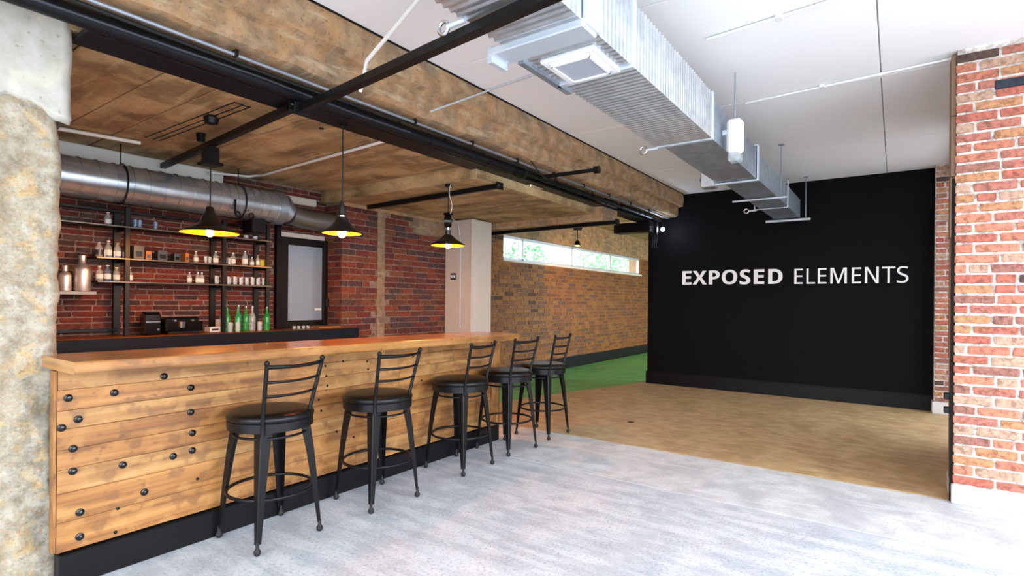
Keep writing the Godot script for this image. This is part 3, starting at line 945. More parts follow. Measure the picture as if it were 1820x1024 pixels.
	# crossbars under the ceiling
	var bars := [
		[Vector3(-3.26, 2.685, -2.1), Vector3(-5.93, 2.70, -2.36), "black steel crossbar above the first pendant lamp"],
		[Vector3(-3.35, 2.59, -4.5), Vector3(-5.55, 2.59, -4.62), "black steel crossbar below the stepped ceiling"],
		[Vector3(-3.1, 2.49, -6.86), Vector3(-5.55, 2.49, -7.0), "black steel crossbar under the corridor cross beam"],
		[Vector3(-3.2, 2.652, -2.1), Vector3(-0.6, 2.53, -1.66), "black steel crossbar passing below the square duct"]]
	for b in bars:
		var m := MB.new()
		var d: Vector3 = (b[1] - b[0])
		var bs := Basis.looking_at(d.normalized(), Vector3.UP)
		m.box(Vector3(0, 0, -d.length() / 2), Vector3(0.05, 0.05, d.length()), 0.004)
		var o := thing("crossbar", b[2], "steel bar", b[0])
		o.basis = bs
		part(o, "bar", m.mesh(), M.black_steel)
		part(o, "end_plate", bx(Vector3(-0.05, -0.035, -0.012), Vector3(0.05, 0.04, 0.006), 0.003), M.black_steel)
		for x in [-0.035, 0.035]:
			part(o, "bolt", tb([Vector3(x, 0.0, 0.0), Vector3(x, 0.0, 0.018)], 0.008, 6), M.chrome)
	var stub := thing("pipe_stub", "short black capped pipe poking out below the concrete beam", "pipe", Vector3(-3.16, 2.745, -4.96))
	part(stub, "run", tb([Vector3(0, 0, 0), Vector3(0.66, 0, -0.03)], 0.022, 12), M.black_steel)
	part(stub, "cap", tb([Vector3(0.65, 0, -0.03), Vector3(0.70, 0, -0.032)], 0.04, 14), M.black_steel)
	# fittings at the far end of the steel
	var fx := thing("junction_box", "black junction box hanging under the far pipe end", "junction box", Vector3(-3.56, 2.62, -8.55))
	part(fx, "body", bx(Vector3(-0.32, -0.07, -0.12), Vector3(0.3, 0.09, 0.12), 0.008), M.black_steel)
	part(fx, "gland", tb([Vector3(0.3, 0.02, 0), Vector3(0.335, 0.02, 0)], 0.025, 10), M.chrome)
	part(fx, "hanger", tb([Vector3(0.1, 0.08, 0), Vector3(0.1, 0.12, 0)], 0.008, 6), M.black_steel)
	var hk := thing("cable_tray", "bundle bracket with tangled wires at the steel beam end", "bracket", Vector3(-3.17, 2.60, -8.5))
	part(hk, "bracket", bx(Vector3(-0.03, -0.12, -0.03), Vector3(0.03, 0.12, 0.03), 0.004), M.black_steel)
	for i in 3:
		var w := []
		for k in 9:
			w.append(Vector3(-0.04 + i * 0.035 + sin(k * 1.3 + i) * 0.012, 0.08 - k * 0.05, 0.03 + cos(k + i) * 0.01))
		part(hk, "wire", tb(w, 0.004, 6), M.slate_box)
	var pt := thing("mounting_plate", "shiny metal plate screwed under the steel beam", "bracket", Vector3(-3.38, 2.71, -5.2))
	part(pt, "plate", bx(Vector3(-0.05, -0.004, -0.14), Vector3(0.05, 0.008, 0.14), 0.003), M.chrome)
	part(pt, "screw", tb([Vector3(0.0, -0.004, 0.08), Vector3(0.0, -0.014, 0.08)], 0.012, 8), M.chrome)
	build_duct()
	build_round_duct()
	# pale conduits on the ceilings
	solo("conduit", tb([Vector3(-5.42, 2.735, -1.40), Vector3(-5.32, 2.735, -1.95)], 0.016, 8), M.white_paint, "pale conduit on the brown ceiling near the pillar", "conduit")
	solo("conduit", tb([Vector3(-5.8, 2.70, -2.75), Vector3(-5.78, 2.735, -3.15), Vector3(-5.6, 2.742, -3.22), Vector3(-3.5, 2.742, -3.1)], 0.014, 8), M.white_paint, "pale conduit crossing the brown ceiling above the round duct", "conduit")
	solo("conduit", tb([Vector3(-2.93, 2.79, -2.36), Vector3(-2.84, 2.97, -2.34), Vector3(-2.1, 3.18, -2.2), Vector3(-1.3, 3.185, -2.05)], 0.013, 8), M.white_paint, "white conduit rising from the black pipe to the white ceiling", "conduit")
	solo("conduit", tb([Vector3(-2.852, 2.815, -2.95), Vector3(-2.852, 3.0, -3.29), Vector3(-2.85, 3.17, -3.6), Vector3(-2.8, 3.188, -3.62), Vector3(-1.6, 3.188, -3.5)], 0.008, 8), M.pale_metal, "thin conduit crossing the beam face towards the square duct", "conduit")
	var cw := thing("conduit", "white conduit run across the white ceiling towards the brick pier", "conduit")
	part(cw, "run", tb([Vector3(-1.1, 3.188, -5.15), Vector3(0.34, 3.188, -5.04)], 0.01, 8), M.white_paint)
	for x in [-0.5, -0.1]:
		part(cw, "saddle", bx(Vector3(x - 0.02, 3.175, -5.13), Vector3(x + 0.02, 3.2, -5.07), 0.003), M.white_paint)
	var cw2 := thing("conduit", "white conduit beside the square duct on the white ceiling", "conduit")
	part(cw2, "run", tb([Vector3(-1.05, 3.186, -3.75), Vector3(1.6, 3.186, -3.5)], 0.011, 8), M.white_paint)
	part(cw2, "saddle", bx(Vector3(-0.62, 3.172, -3.74), Vector3(-0.58, 3.2, -3.68), 0.003), M.white_paint)
	# wire frame and fitting on the bar ceiling
	var wf := thing("wire_track", "thin wire track with a small fitting on the brown ceiling", "cable track", Vector3(-4.4, 2.745, -1.98))
	for dz in [-0.05, 0.0, 0.06]:
		part(wf, "wire", tb([Vector3(-0.75, 0, dz), Vector3(0.7, 0, dz)], 0.004, 6), M.black_steel)
	part(wf, "wire_end", tb([Vector3(0.7, 0, -0.05), Vector3(0.74, -0.02, 0.0), Vector3(0.7, 0, 0.06)], 0.004, 6), M.black_steel)
	part(wf, "fitting", lt([Vector2(0.0, -0.06), Vector2(0.045, -0.05), Vector2(0.055, -0.01), Vector2(0.03, 0.01), Vector2(0, 0.01)], 12), M.black_steel, Vector3(0.25, 0, 0))
	var sp := thing("ceiling_plug", "small black plug hole in the brown ceiling", "fixture", Vector3(-3.72, 2.76, -2.62))
	part(sp, "cap", lt([Vector2(0.0, -0.012), Vector2(0.02, -0.01), Vector2(0.022, 0.005), Vector2(0, 0.005)], 10), M.black_rubber)

func ribbed(x0: float, x1: float, y0: float, y1: float, z0: float, z1: float, pitch: float, depth: float) -> ArrayMesh:
	var m := MB.new()
	var z := z0
	var rings := []
	var k := 0
	while z > z1:
		var o := depth if k % 4 in [1, 2] else 0.0
		rings.append([Vector3(x0 - o, y0 - o, z), Vector3(x1 + o, y0 - o, z), Vector3(x1 + o, y1 + o, z), Vector3(x0 - o, y1 + o, z)])
		z -= pitch * (0.32 if k % 4 in [0, 2] else 0.18)
		k += 1
	for i in rings.size() - 1:
		for j in 4:
			var q := (j + 1) % 4
			var e1: Vector3 = rings[i][q] - rings[i][j]
			var e2: Vector3 = rings[i + 1][j] - rings[i][j]
			var nn := e1.cross(e2).normalized()
			var mid: Vector3 = (rings[i][j] + rings[i][q]) * 0.5 - Vector3((x0 + x1) / 2, (y0 + y1) / 2, rings[i][j].z)
			if nn.dot(mid) < 0: nn = -nn
			m.poly([rings[i][j], rings[i][q], rings[i + 1][q], rings[i + 1][j]], nn)
	m.poly(rings[0], Vector3.BACK)
	m.poly(rings[-1], Vector3.FORWARD)
	return m.mesh()

func build_duct() -> void:
	var d := thing("square_duct", "long galvanised square duct under the white ceiling", "duct")
	part(d, "ribbed_section", ribbed(-1.53, -1.115, 2.62, 2.95, 0.6, -4.12, 0.044, 0.0065), M.galvanised, Vector3.ZERO, "ribbed galvanised duct section")
	part(d, "middle_section", ribbed(-1.50, -1.125, 2.63, 2.93, -4.12, -5.75, 0.02, 0.0015), M.galvanised_dull, Vector3.ZERO, "smoother galvanised duct section")
	part(d, "end_section", bx(Vector3(-1.46, 2.635, -8.75), Vector3(-1.12, 2.9, -5.75), 0.006), M.galvanised_dull)
	for q in [[-2.62, 0.02], [-4.12, 0.012], [-5.75, 0.014], [-7.6, 0.008]]:
		var z: float = q[0]
		var m := MB.new()
		var o: float = q[1]
		var x0 := -1.53 if z > -4.2 else -1.5
		m.span(Vector3(x0 - o, 2.62 - o, z - 0.02), Vector3(-1.115 + o, 2.62 + 0.003, z + 0.02), 0.003)
		m.span(Vector3(x0 - o, 2.95, z - 0.02), Vector3(-1.115 + o, 2.95 + o, z + 0.02), 0.003)
		m.span(Vector3(-1.118, 2.62, z - 0.02), Vector3(-1.115 + o, 2.95, z + 0.02), 0.003)
		m.span(Vector3(x0 - o, 2.62, z - 0.02), Vector3(x0 + 0.003, 2.95, z + 0.02), 0.003)
		part(d, "flange", m.mesh(), M.pale_metal)
	# wide sleeve and the access hatch in the underside
	part(d, "sleeve", bx(Vector3(-1.62, 2.585, -2.2), Vector3(-1.1, 2.622, -2.06), 0.006), M.pale_metal, Vector3.ZERO, "pale folded cover strip under the duct")
	part(d, "sleeve", bx(Vector3(-1.112, 2.6, -2.2), Vector3(-1.085, 2.97, -2.08), 0.004), M.pale_metal)
	part(d, "sleeve_end", bx(Vector3(-1.635, 2.56, -2.21), Vector3(-1.6, 2.64, -2.08), 0.004), M.pale_metal)
	part(d, "edge_angle", bx(Vector3(-1.57, 2.6, -2.75), Vector3(-1.53, 2.625, -2.25), 0.003), M.galvanised_dull)
	var h := part(d, "hatch_frame", bx(Vector3(-1.47, 2.596, -2.62), Vector3(-1.17, 2.62, -2.3), 0.006), M.white_plastic, Vector3.ZERO, "white framed square air grille")
	part(h, "grille", bx(Vector3(-1.425, 2.59, -2.575), Vector3(-1.215, 2.6, -2.345)), M.grille)
	for q in [[-1.43, -1.42, -2.58, -2.34], [-1.22, -1.21, -2.58, -2.34], [-1.43, -1.21, -2.58, -2.57], [-1.43, -1.21, -2.35, -2.34]]:
		part(h, "lip", bx(Vector3(q[0], 2.582, q[2]), Vector3(q[1], 2.6, q[3])), M.white_plastic)
	# eyes sticking out on the near side
	for z in [-1.78, -4.12, -7.6]:
		var x := -1.6 if z > -4.2 else -1.56
		part(d, "lug", tb([Vector3(x + 0.08, 2.61, z), Vector3(x - 0.02, 2.61, z)], 0.012, 8), M.pale_metal)
		var ring := []
		for k in 14:
			ring.append(Vector3(x - 0.045 + 0.028 * cos(TAU * k / 14), 2.61 + 0.028 * sin(TAU * k / 14), z))
		part(d, "eye", tb(ring, 0.009, 8, true), M.chrome)
	# trapeze hangers with rods up to the ceiling
	var hangs := [[-1.06, -6.75], [-1.04, -8.68]]
	var where := ["halfway along the smooth duct", "at the duct end before the black wall"]
	for i in 2:
		var o := thing("duct_hanger", "threaded rod hanger " + where[i], "hanger", Vector3(hangs[i][0], 2.6, hangs[i][1]))
		part(o, "rod", tb([Vector3(0, -0.02, 0), Vector3(0, 0.6, 0)], 0.005, 6), M.galvanised_dull)
		part(o, "ceiling_plate", lt([Vector2(0, 0.588), Vector2(0.03, 0.59), Vector2(0.03, 0.6), Vector2(0, 0.6)], 10), M.galvanised_dull)
		part(o, "rail", tb([Vector3(-0.52, -0.0, 0), Vector3(0.06, -0.0, 0)], 0.02 if i == 1 else 0.012, 10), M.pale_metal)
	# the small side box that hangs by the rods
	var el := thing("emergency_light", "white plastic emergency light box beside the duct", "light", Vector3(-1.03, 2.70, -4.45))
	part(el, "rod", tb([Vector3(0, 0.12, 0), Vector3(0, 0.5, 0)], 0.005, 6), M.galvanised_dull)
	part(el, "housing", bx(Vector3(-0.05, -0.13, -0.06), Vector3(0.06, 0.13, 0.06), 0.02), M.white_plastic)
	part(el, "lens", bx(Vector3(-0.04, -0.2, -0.055), Vector3(0.05, -0.125, 0.055), 0.012), M.glass_clear)
	part(el, "bracket", bx(Vector3(-0.092, 0.02, -0.02), Vector3(-0.045, 0.06, 0.02), 0.004), M.pale_metal)
	var sb := part(d, "damper_box", bx(Vector3(-0.07, -0.1, -0.07), Vector3(0.07, 0.08, 0.07), 0.008), M.galvanised, Vector3(-1.57, 2.68, -5.72))
	part(sb, "handle", tb([Vector3(-0.08, 0.0, 0.03), Vector3(-0.08, -0.06, -0.02)], 0.008, 6), M.black_steel)
	var spk := thing("ceiling_spotlight", "small black spotlight on the ceiling above the duct", "spotlight", Vector3(-0.95, 3.2, -2.62))
	part(spk, "base", lt([Vector2(0, -0.02), Vector2(0.05, -0.02), Vector2(0.05, 0), Vector2(0, 0)], 14), M.black_steel)
	part(spk, "head", lt([Vector2(0, -0.17), Vector2(0.045, -0.17), Vector2(0.055, -0.06), Vector2(0.02, -0.02), Vector2(0, -0.02)], 14), M.black_steel)

func build_round_duct() -> void:
	var d := thing("round_duct", "fat galvanised spiral duct along the bar wall", "duct")
	var pts := []
	var rad := []
	var z := -0.95
	var k := 0
	while z > -3.38:
		for q in [[0.0, 0.167], [0.003, 0.175], [0.011, 0.175], [0.014, 0.167]]:
			pts.append(Vector3(-5.6, 2.405, z - q[0]))
			rad.append(q[1])
		z -= 0.125 if z > -2.6 else 0.085
	pts.append(Vector3(-5.6, 2.405, -3.42)); rad.append(0.172)
	part(d, "spiral_tube", tb(pts, rad, 40), M.spiral_steel)
	part(d, "end_band", tb([Vector3(-5.6, 2.405, -3.34), Vector3(-5.6, 2.405, -3.43)], 0.178, 40), M.galvanised_dull)
	part(d, "reducer", tb([Vector3(-5.6, 2.405, -3.43), Vector3(-5.6, 2.36, -3.54)], [0.17, 0.105], 28), M.galvanised_dull)
	var fp := []
	var fr := []
	for i in 46:
		fp.append(Vector3(-5.6 - 0.1 * i / 45.0, 2.35 - 0.02 * sin(i / 45.0 * PI), -3.54 - 0.016 * i))
		fr.append(0.112 if i % 2 else 0.100)
	part(d, "flexible_hose", tb(fp, fr, 24), M.flex_steel, Vector3.ZERO, "ribbed flexible duct hose")
	for zc in [-1.9, -2.95]:
		var ring := []
		for i in 24:
			ring.append(Vector3(-5.6 + 0.178 * cos(TAU * i / 24), 2.405 + 0.178 * sin(TAU * i / 24), zc))
		part(d, "hanger_band", tb(ring, 0.006, 6, true), M.black_steel)
		part(d, "hanger_rod", tb([Vector3(-5.6, 2.58, zc), Vector3(-5.6, 2.76, zc)], 0.005, 6), M.black_steel)
	# damper levers hanging below
	for z2 in [-2.86, -3.0]:
		var ring := []
		for i in 14:
			ring.append(Vector3(-5.43, 2.255 + 0.024 * cos(TAU * i / 14), z2 + 0.024 * sin(TAU * i / 14)))
		part(d, "pulley", tb(ring, 0.01, 6, true), M.black_steel)
	part(d, "lever", bx(Vector3(-5.435, 2.26, -2.84), Vector3(-5.42, 2.40, -2.82), 0.003), M.black_steel)
	part(d, "motor_box", bx(Vector3(-5.72, 2.1, -3.22), Vector3(-5.52, 2.25, -3.06), 0.008), M.black_steel)
	# white boxing behind the duct
	solo("trim_2", bx(Vector3(-5.965, 2.60, -2.95), Vector3(-5.9, 2.76, -1.0), 0.01), M.white_paint, "white painted boxing above the round duct", "boxing", Vector3.ZERO, "", "structure")
	solo("trim_3", bx(Vector3(-5.965, 2.55, -4.1), Vector3(-5.9, 2.64, -3.3), 0.01), M.column_paint, "grey boxing above the flexible hose", "boxing", Vector3.ZERO, "", "structure")

# ------------------------------------------------------------------ the bar
func build_bar() -> void:
	var b := thing("bar", "plank clad bar front with black bolts and kickboard", "bar", Vector3.ZERO)
	part(b, "carcass", bx(Vector3(-3.42, 0.0, -4.3), Vector3(-3.305, 1.01, -0.9)), M.dark_frame)
	part(b, "end_board", bx(Vector3(-3.325, 0.17, -0.858), Vector3(-3.272, 1.045, -0.845), 0.002, 1), M.plank_wood_dull)
	var ys := [0.165, 0.31, 0.45, 0.565, 0.66, 0.76, 0.85, 0.95, 1.04]
	var joints := [[-2.62], [-3.35], [-2.62, -2.75], [-2.62, -2.75], [-2.62, -3.6], [-3.05], [-2.3, -3.7], [-2.9]]
	var woods := ["plank_wood", "plank_wood_dull", "plank_wood_pale"]
	for i in 8:
		var cuts: Array = [-0.859] + joints[i] + [-4.27]
		for k in cuts.size() - 1:
			var jut := rng.randf_range(-0.0015, 0.0015)
			if i == 7:
				var pm := MB.new()
				pm.uvo = Vector2(k * 1.3, 0.6)
				var ya := lerpf(1.052, 1.017, (cuts[k] + 0.84) / -3.5)
				var yb := lerpf(1.052, 1.017, (cuts[k + 1] + 0.84) / -3.5)
				pm.prism([Vector3(-3.31, 0.951, cuts[k] - 0.002), Vector3(-3.31, ya, cuts[k] - 0.002), Vector3(-3.31, yb, cuts[k + 1] + 0.002), Vector3(-3.31, 0.952, cuts[k + 1] + 0.002)], Vector3(0.04, 0, 0))
				part(b, "plank", pm.mesh(), M.plank_wood)
				continue
			part(b, "plank", bx(Vector3(-3.31, ys[i] + 0.0008, cuts[k + 1] + 0.0008), Vector3(-3.27 + jut, ys[i + 1] - 0.0008, cuts[k] - 0.0008), 0.001, 2, Vector2(rng.randf() * 3.0, rng.randf() * 2.0)), M[woods[rng.randi() % 3]])
	part(b, "post", bx(Vector3(-3.43, 0.0, -4.40), Vector3(-3.255, 1.014, -4.27), 0.006, 1, Vector2(0.4, 0.7)), M.plank_wood_pale, Vector3.ZERO, "upright end post of pale wood")
	part(b, "kickboard", bx(Vector3(-3.33, 0.0, -4.38), Vector3(-3.245, 0.158, -0.865), 0.006), M.kick_black, Vector3.ZERO, "scuffed black kickboard")
	var bolt := lt([Vector2(0.0, 0.016), Vector2(0.009, 0.014), Vector2(0.011, 0.009), Vector2(0.018, 0.006), Vector2(0.019, 0.0)], 12)
	var spots := [[0.91, -0.9], [0.91, -1.09], [0.97, -1.32], [0.89, -1.46], [0.75, -1.46], [0.63, -1.47], [0.53, -1.47], [0.52, -1.37], [0.53, -1.13], [0.8, -0.94], [0.77, -0.875], [0.66, -0.92], [0.55, -0.92], [0.36, -1.23], [0.34, -0.95], [0.22, -0.95]]
	for s in spots:
		var o := part(b, "bolt", bolt, M.black_gloss, Vector3(-3.269, s[0], s[1]))
		o.rotation.z = -PI / 2
	var hole := lt([Vector2(0.0, 0.004), Vector2(0.008, 0.003), Vector2(0.009, 0.0)], 8)
	for s in [[0.31, -1.11], [0.19, -1.1], [0.36, -1.5], [0.93, -2.35], [0.86, -2.36], [0.79, -2.37], [0.95, -2.5], [0.93, -2.72], [0.87, -2.73], [0.7, -2.3], [0.62, -2.32], [0.45, -2.45], [0.38, -2.6], [0.72, -3.3], [0.55, -3.1], [0.84, -3.9], [0.6, -3.95], [0.93, -3.2]]:
		var o := part(b, "nail", hole, M.black_steel, Vector3(-3.268, s[0], s[1]))
		o.rotation.z = -PI / 2
	# counter: one thick slab with a slightly wavy front edge
	var fz := FastNoiseLite.new()
	fz.seed = 77; fz.frequency = 0.9
	var top := []
	var zs := []
	var z := -0.84
	while z > -4.33:
		zs.append(z)
		z -= 0.12
	zs.append(-4.36)
	var m := MB.new()
	m.grain = 2
	for i in zs.size():
		var zz: float = zs[i]
		var q := (zz + 0.84) / -3.5
		var yt := lerpf(1.11, 1.082, q)
		var thick := lerpf(0.056, 0.062, q)
		var xf := -2.975 + fz.get_noise_1d(zz * 2.0) * 0.022
		var xb := -3.50
		if i == zs.size() - 1: xf -= 0.06
		var r := 0.008
		top.append([Vector3(xb, yt, zz), Vector3(xf - r, yt, zz), Vector3(xf - r * 0.3, yt - r * 0.3, zz), Vector3(xf, yt - r, zz), Vector3(xf - 0.004, yt - thick + r, zz), Vector3(xf - 0.01, yt - thick, zz), Vector3(xb, yt - thick, zz)])
	for i in top.size() - 1:
		for j in 7:
			var k := (j + 1) % 7
			var e: Vector3 = top[i][k] - top[i][j]
			var nn := Vector3(-e.y, e.x, 0).normalized()
			var mid: Vector3 = (top[i][k] + top[i][j]) * 0.5 - Vector3(-3.24, 1.07, top[i][j].z)
			if nn.dot(mid) < 0: nn = -nn
			m.poly([top[i][j], top[i][k], top[i + 1][k], top[i + 1][j]], nn)
	m.poly(top[0], Vector3.BACK)
	m.poly(top[-1], Vector3.FORWARD)
	solo("bar_counter", m.mesh(), M.counter_wood, "thick varnished orange wood counter slab on the bar", "counter")
	# stools
	var proto := make_stool()
	var spots2 := [[-3.02, -1.80, 0.02, "first bar stool along the counter from the rubble pillar"], [-2.97, -2.57, -0.06, "second bar stool along the counter from the rubble pillar"], [-2.99, -3.48, 0.03, "middle bar stool of the five along the counter"],
		[-3.0, -4.17, -0.10, "fourth bar stool, standing at the counter end post"], [-3.03, -4.86, 0.0, "last bar stool, standing past the counter end by the tan floor"]]
	for i in spots2.size():
		var o: Node3D = proto
		if i > 0:
			o = proto.duplicate()
			o.name = numbered("bar_stool")
			add_child(o)
		o.position = Vector3(spots2[i][0], 0, spots2[i][1])
		o.rotation.y = spots2[i][2]
		tag(o, "black metal " + spots2[i][3], "stool", "bar stools at the counter")

# the backrest stands on +x, away from the bar
func make_stool() -> Node3D:
	var s := thing("bar_stool", "black metal bar stool", "stool")
	part(s, "seat", lt([Vector2(0, 0.698), Vector2(0.225, 0.698), Vector2(0.238, 0.708), Vector2(0.242, 0.722), Vector2(0.236, 0.737), Vector2(0.215, 0.748), Vector2(0.16, 0.754), Vector2(0.08, 0.757), Vector2(0, 0.757)], 36, 60.0), M.black_leather, Vector3.ZERO, "round black leather cushion")
	part(s, "seat_frame", lt([Vector2(0.205, 0.655), Vector2(0.236, 0.653), Vector2(0.236, 0.702), Vector2(0.0, 0.702)], 36), M.black_steel)
	var ball := lt([Vector2(0, 0.0), Vector2(0.012, 0.003), Vector2(0.019, 0.014), Vector2(0.019, 0.026), Vector2(0.012, 0.036), Vector2(0.009, 0.045), Vector2(0.009, 0.07), Vector2(0, 0.07)], 12, 50.0)
	for sx in [-1, 1]:
		for sz in [-1, 1]:
			var d := Vector3(sx, 0, sz)
			var rows := []
			var th := 0.0025
			for q in [[0.06, 0.205, 0.026], [0.3, 0.19, 0.042], [0.5, 0.175, 0.056], [0.69, 0.155, 0.07]]:
				var apex: Vector3 = d * q[1] + Vector3.UP * q[0]
				var f: float = q[2]
				rows.append([apex + Vector3(-sx * f, 0, 0), apex + Vector3(-sx * 0.004, 0, 0), apex + Vector3(0, 0, -sz * 0.004), apex + Vector3(0, 0, -sz * f), apex + Vector3(-sx * th, 0, -sz * f), apex + Vector3(-sx * th * 1.6, 0, -sz * th * 1.6), apex + Vector3(-sx * f, 0, -sz * th)])
			var m := MB.new()
			for i in rows.size() - 1:
				for j in 7:
					var k := (j + 1) % 7
					var e1: Vector3 = rows[i][k] - rows[i][j]
					var e2: Vector3 = rows[i + 1][j] - rows[i][j]
					var nn := e1.cross(e2).normalized()
					var hint := Vector3(0, 0, sz) if j == 0 else (d if j == 1 else (Vector3(sx, 0, 0) if j == 2 else (Vector3(0, 0, -sz) if j in [3, 5] else Vector3(-sx, 0, 0))))
					if j == 5: hint = Vector3(0, 0, -sz)
					if j == 3: hint = Vector3(0, 0, -sz)
					if nn.dot(hint) < 0: nn = -nn
					m.poly([rows[i][j], rows[i][k], rows[i + 1][k], rows[i + 1][j]], nn)
			m.poly(rows[0], Vector3.DOWN)
			var leg := part(s, "leg", m.mesh(), M.black_steel)
			part(leg, "foot", ball, M.black_rubber, d * 0.198)
	var ring := []
	for i in 40:
		ring.append(Vector3(0.235 * cos(TAU * i / 40), 0.285, 0.235 * sin(TAU * i / 40)))
	part(s, "footrest", tb(ring, 0.0095, 8, true), M.black_steel)
	var ring2 := []
	for i in 36:
		ring2.append(Vector3(0.2 * cos(TAU * i / 36), 0.615, 0.2 * sin(TAU * i / 36)))
	part(s, "brace_ring", tb(ring2, 0.0075, 8, true), M.black_steel)
	var lo := [Vector3(0.165, 0.64, -0.138), Vector3(0.182, 0.64, 0.163)]
	var hi := [Vector3(0.222, 1.045, -0.19), Vector3(0.262, 1.045, 0.19)]
	var at_height := func(k: int, y: float) -> Vector3:
		var q := clampf((y - 0.72) / 0.325, 0.0, 1.0)
		var p: Vector3 = lo[k].lerp(hi[k], q)
		p.y = y
		return p
	for k in 2:
		var p := []
		for y in [0.64, 0.72, 0.80, 0.88, 0.97, 1.045]:
			p.append(at_height.call(k, y))
		var up := part(s, "back_upright", tb(p, 0.0115, 10), M.black_steel)
		var kn := MB.new()
		kn.sphere(p[-1] + Vector3(0, 0.006, 0), 0.016, 10)
		part(up, "finial", kn.mesh(), M.black_steel)
	for y in [1.03, 0.945, 0.865]:
		var a: Vector3 = at_height.call(0, y)
		var c: Vector3 = at_height.call(1, y)
		var p := []
		for i in 11:
			var q := i / 10.0
			p.append(a.lerp(c, q) + Vector3(0.03, -0.005, 0) * (1.0 - pow(2.0 * q - 1.0, 2)))
		part(s, "back_rail", tb(p, 0.0125 if y > 1.0 else 0.0085, 8), M.black_steel)
	return s

# ------------------------------------------------------------------ shelves and bottles
func build_back_bar() -> void:
	var wt := thing("back_counter", "black edged wooden worktop on steel posts behind the bar", "counter", Vector3.ZERO)
	part(wt, "top", bx(Vector3(-5.945, 1.02, -4.248), Vector3(-5.5, 1.05, -1.0), 0.004, 2), M.worktop_wood)
	part(wt, "top", bx(Vector3(-5.585, 1.02, -4.42), Vector3(-5.5, 1.05, -4.252), 0.004, 2), M.worktop_wood)
	part(wt, "apron", bx(Vector3(-5.505, 0.925, -4.43), Vector3(-5.48, 1.046, -1.0), 0.003), M.blue_black_steel, Vector3.ZERO, "dark blue black steel apron")
	for z in [-1.6, -2.75, -4.3]:
		part(wt, "post", bx(Vector3(-5.56, 0, z - 0.025), Vector3(-5.51, 0.93, z + 0.025), 0.003), M.black_steel)
	# steel shelving
	var rk := thing("shelf_rack", "black steel shelf rack on the red brick wall", "shelf", Vector3.ZERO)
	for z in [-1.99, -2.86, -3.34]:
		part(rk, "upright", bx(Vector3(-5.72, 1.052, z - 0.02), Vector3(-5.685, 2.22, z + 0.02), 0.003), M.black_steel)
		part(rk, "upright", bx(Vector3(-5.95, 1.052, z - 0.03), Vector3(-5.925, 2.22, z + 0.03), 0.003), M.black_steel)
		for y in [1.53, 1.74, 2.03]:
			part(rk, "arm", bx(Vector3(-5.94, y - 0.02, z - 0.01), Vector3(-5.7, y, z + 0.01), 0.002), M.black_steel)
	part(rk, "rail", bx(Vector3(-5.93, 1.085, -1.99), Vector3(-5.9, 1.115, -1.0), 0.003), M.black_steel)
	part(rk, "rail", bx(Vector3(-5.93, 2.19, -3.34), Vector3(-5.9, 2.215, -1.0), 0.003), M.black_steel)
	for q in [[2.035, -1.0, -3.38], [1.745, -1.755, -3.38], [1.535, -1.765, -3.38]]:
		var o := part(rk, "shelf_board", bx(Vector3(-5.94, q[0], q[2]), Vector3(-5.69, q[0] + 0.012, q[1]), 0.002), M.dark_frame)
		part(o, "nosing", bx(Vector3(-5.69, q[0] - 0.002, q[2]), Vector3(-5.684, q[0] + 0.012, q[1]), 0.002), M.shelf_steel)
	var ms := thing("metal_shelf", "short pale metal shelf under the two steel flagons", "shelf", Vector3(-5.8, 1.44, -1.45))
	part(ms, "board", bx(Vector3(-0.16, -0.012, -0.31), Vector3(0.11, 0.01, 0.3), 0.004), M.flagon_steel)
	part(ms, "lip", bx(Vector3(0.1, -0.02, -0.31), Vector3(0.115, 0.012, 0.3), 0.003), M.shelf_steel)
	# flagons
	var fl := [[-1.56, 0.22, 0.045, "short plump steel flagon on the metal shelf"], [-1.68, 0.315, 0.062, "tall steel flagon with a long neck on the metal shelf"]]
	for q in fl:
		var h: float = q[1]
		var r: float = q[2]
		var o := thing("steel_flagon", q[3], "flagon", Vector3(-5.77, 1.45, q[0]))
		part(o, "body", lt([Vector2(0, 0), Vector2(r * 0.95, 0.0), Vector2(r, 0.008), Vector2(r, h * 0.58), Vector2(r * 0.92, h * 0.66), Vector2(r * 0.6, h * 0.74), Vector2(r * 0.42, h * 0.78), Vector2(r * 0.4, h * 0.9), Vector2(0, h * 0.9)], 24), M.flagon_steel)
		part(o, "cap", lt([Vector2(r * 0.44, h * 0.9), Vector2(r * 0.44, h * 0.99), Vector2(r * 0.36, h), Vector2(0, h)], 16), M.flagon_steel)
	# bottle and glass kinds
	var SY1 := 2.047
	var SY2 := 1.757
	var SY3 := 1.547
	bottle(Vector3(-5.76, SY1, -1.86), 0.115, 0.026, "glass_clear", "paper_white", "small clear bottle alone on the top shelf", "")
	for z in [-2.07, -2.11, -2.24]:
		tumbler(Vector3(-5.76, SY1, z), 0.075, 0.024, "glass_blue", "bluish tumbler on the top shelf", "tumblers on the top shelf")
	for z in [-3.0, -3.12, -3.22]:
		tumbler(Vector3(-5.75, SY1, z), 0.04, 0.03, "glass_clear", "low clear dish on the top shelf under the duct", "dishes on the top shelf")
	var i := 0
	for z in [-1.795, -1.865, -1.935]:
		bottle(Vector3(-5.76, SY2, z), [0.14, 0.15, 0.14][i], 0.028, "glass_clear", ["slate_box", "paper_white", "cork"][i], "stubby clear bottle with a %s stopper on the middle shelf near the flagons" % ["dark", "white", "cork"][i], "stoppered bottles on the middle shelf")
		tumbler(Vector3(-5.73, SY2, z - 0.036), 0.06, 0.008, "glass_clear", "shot glass between bottles on the middle shelf", "shot glasses on the middle shelf")
		i += 1
	i = 0
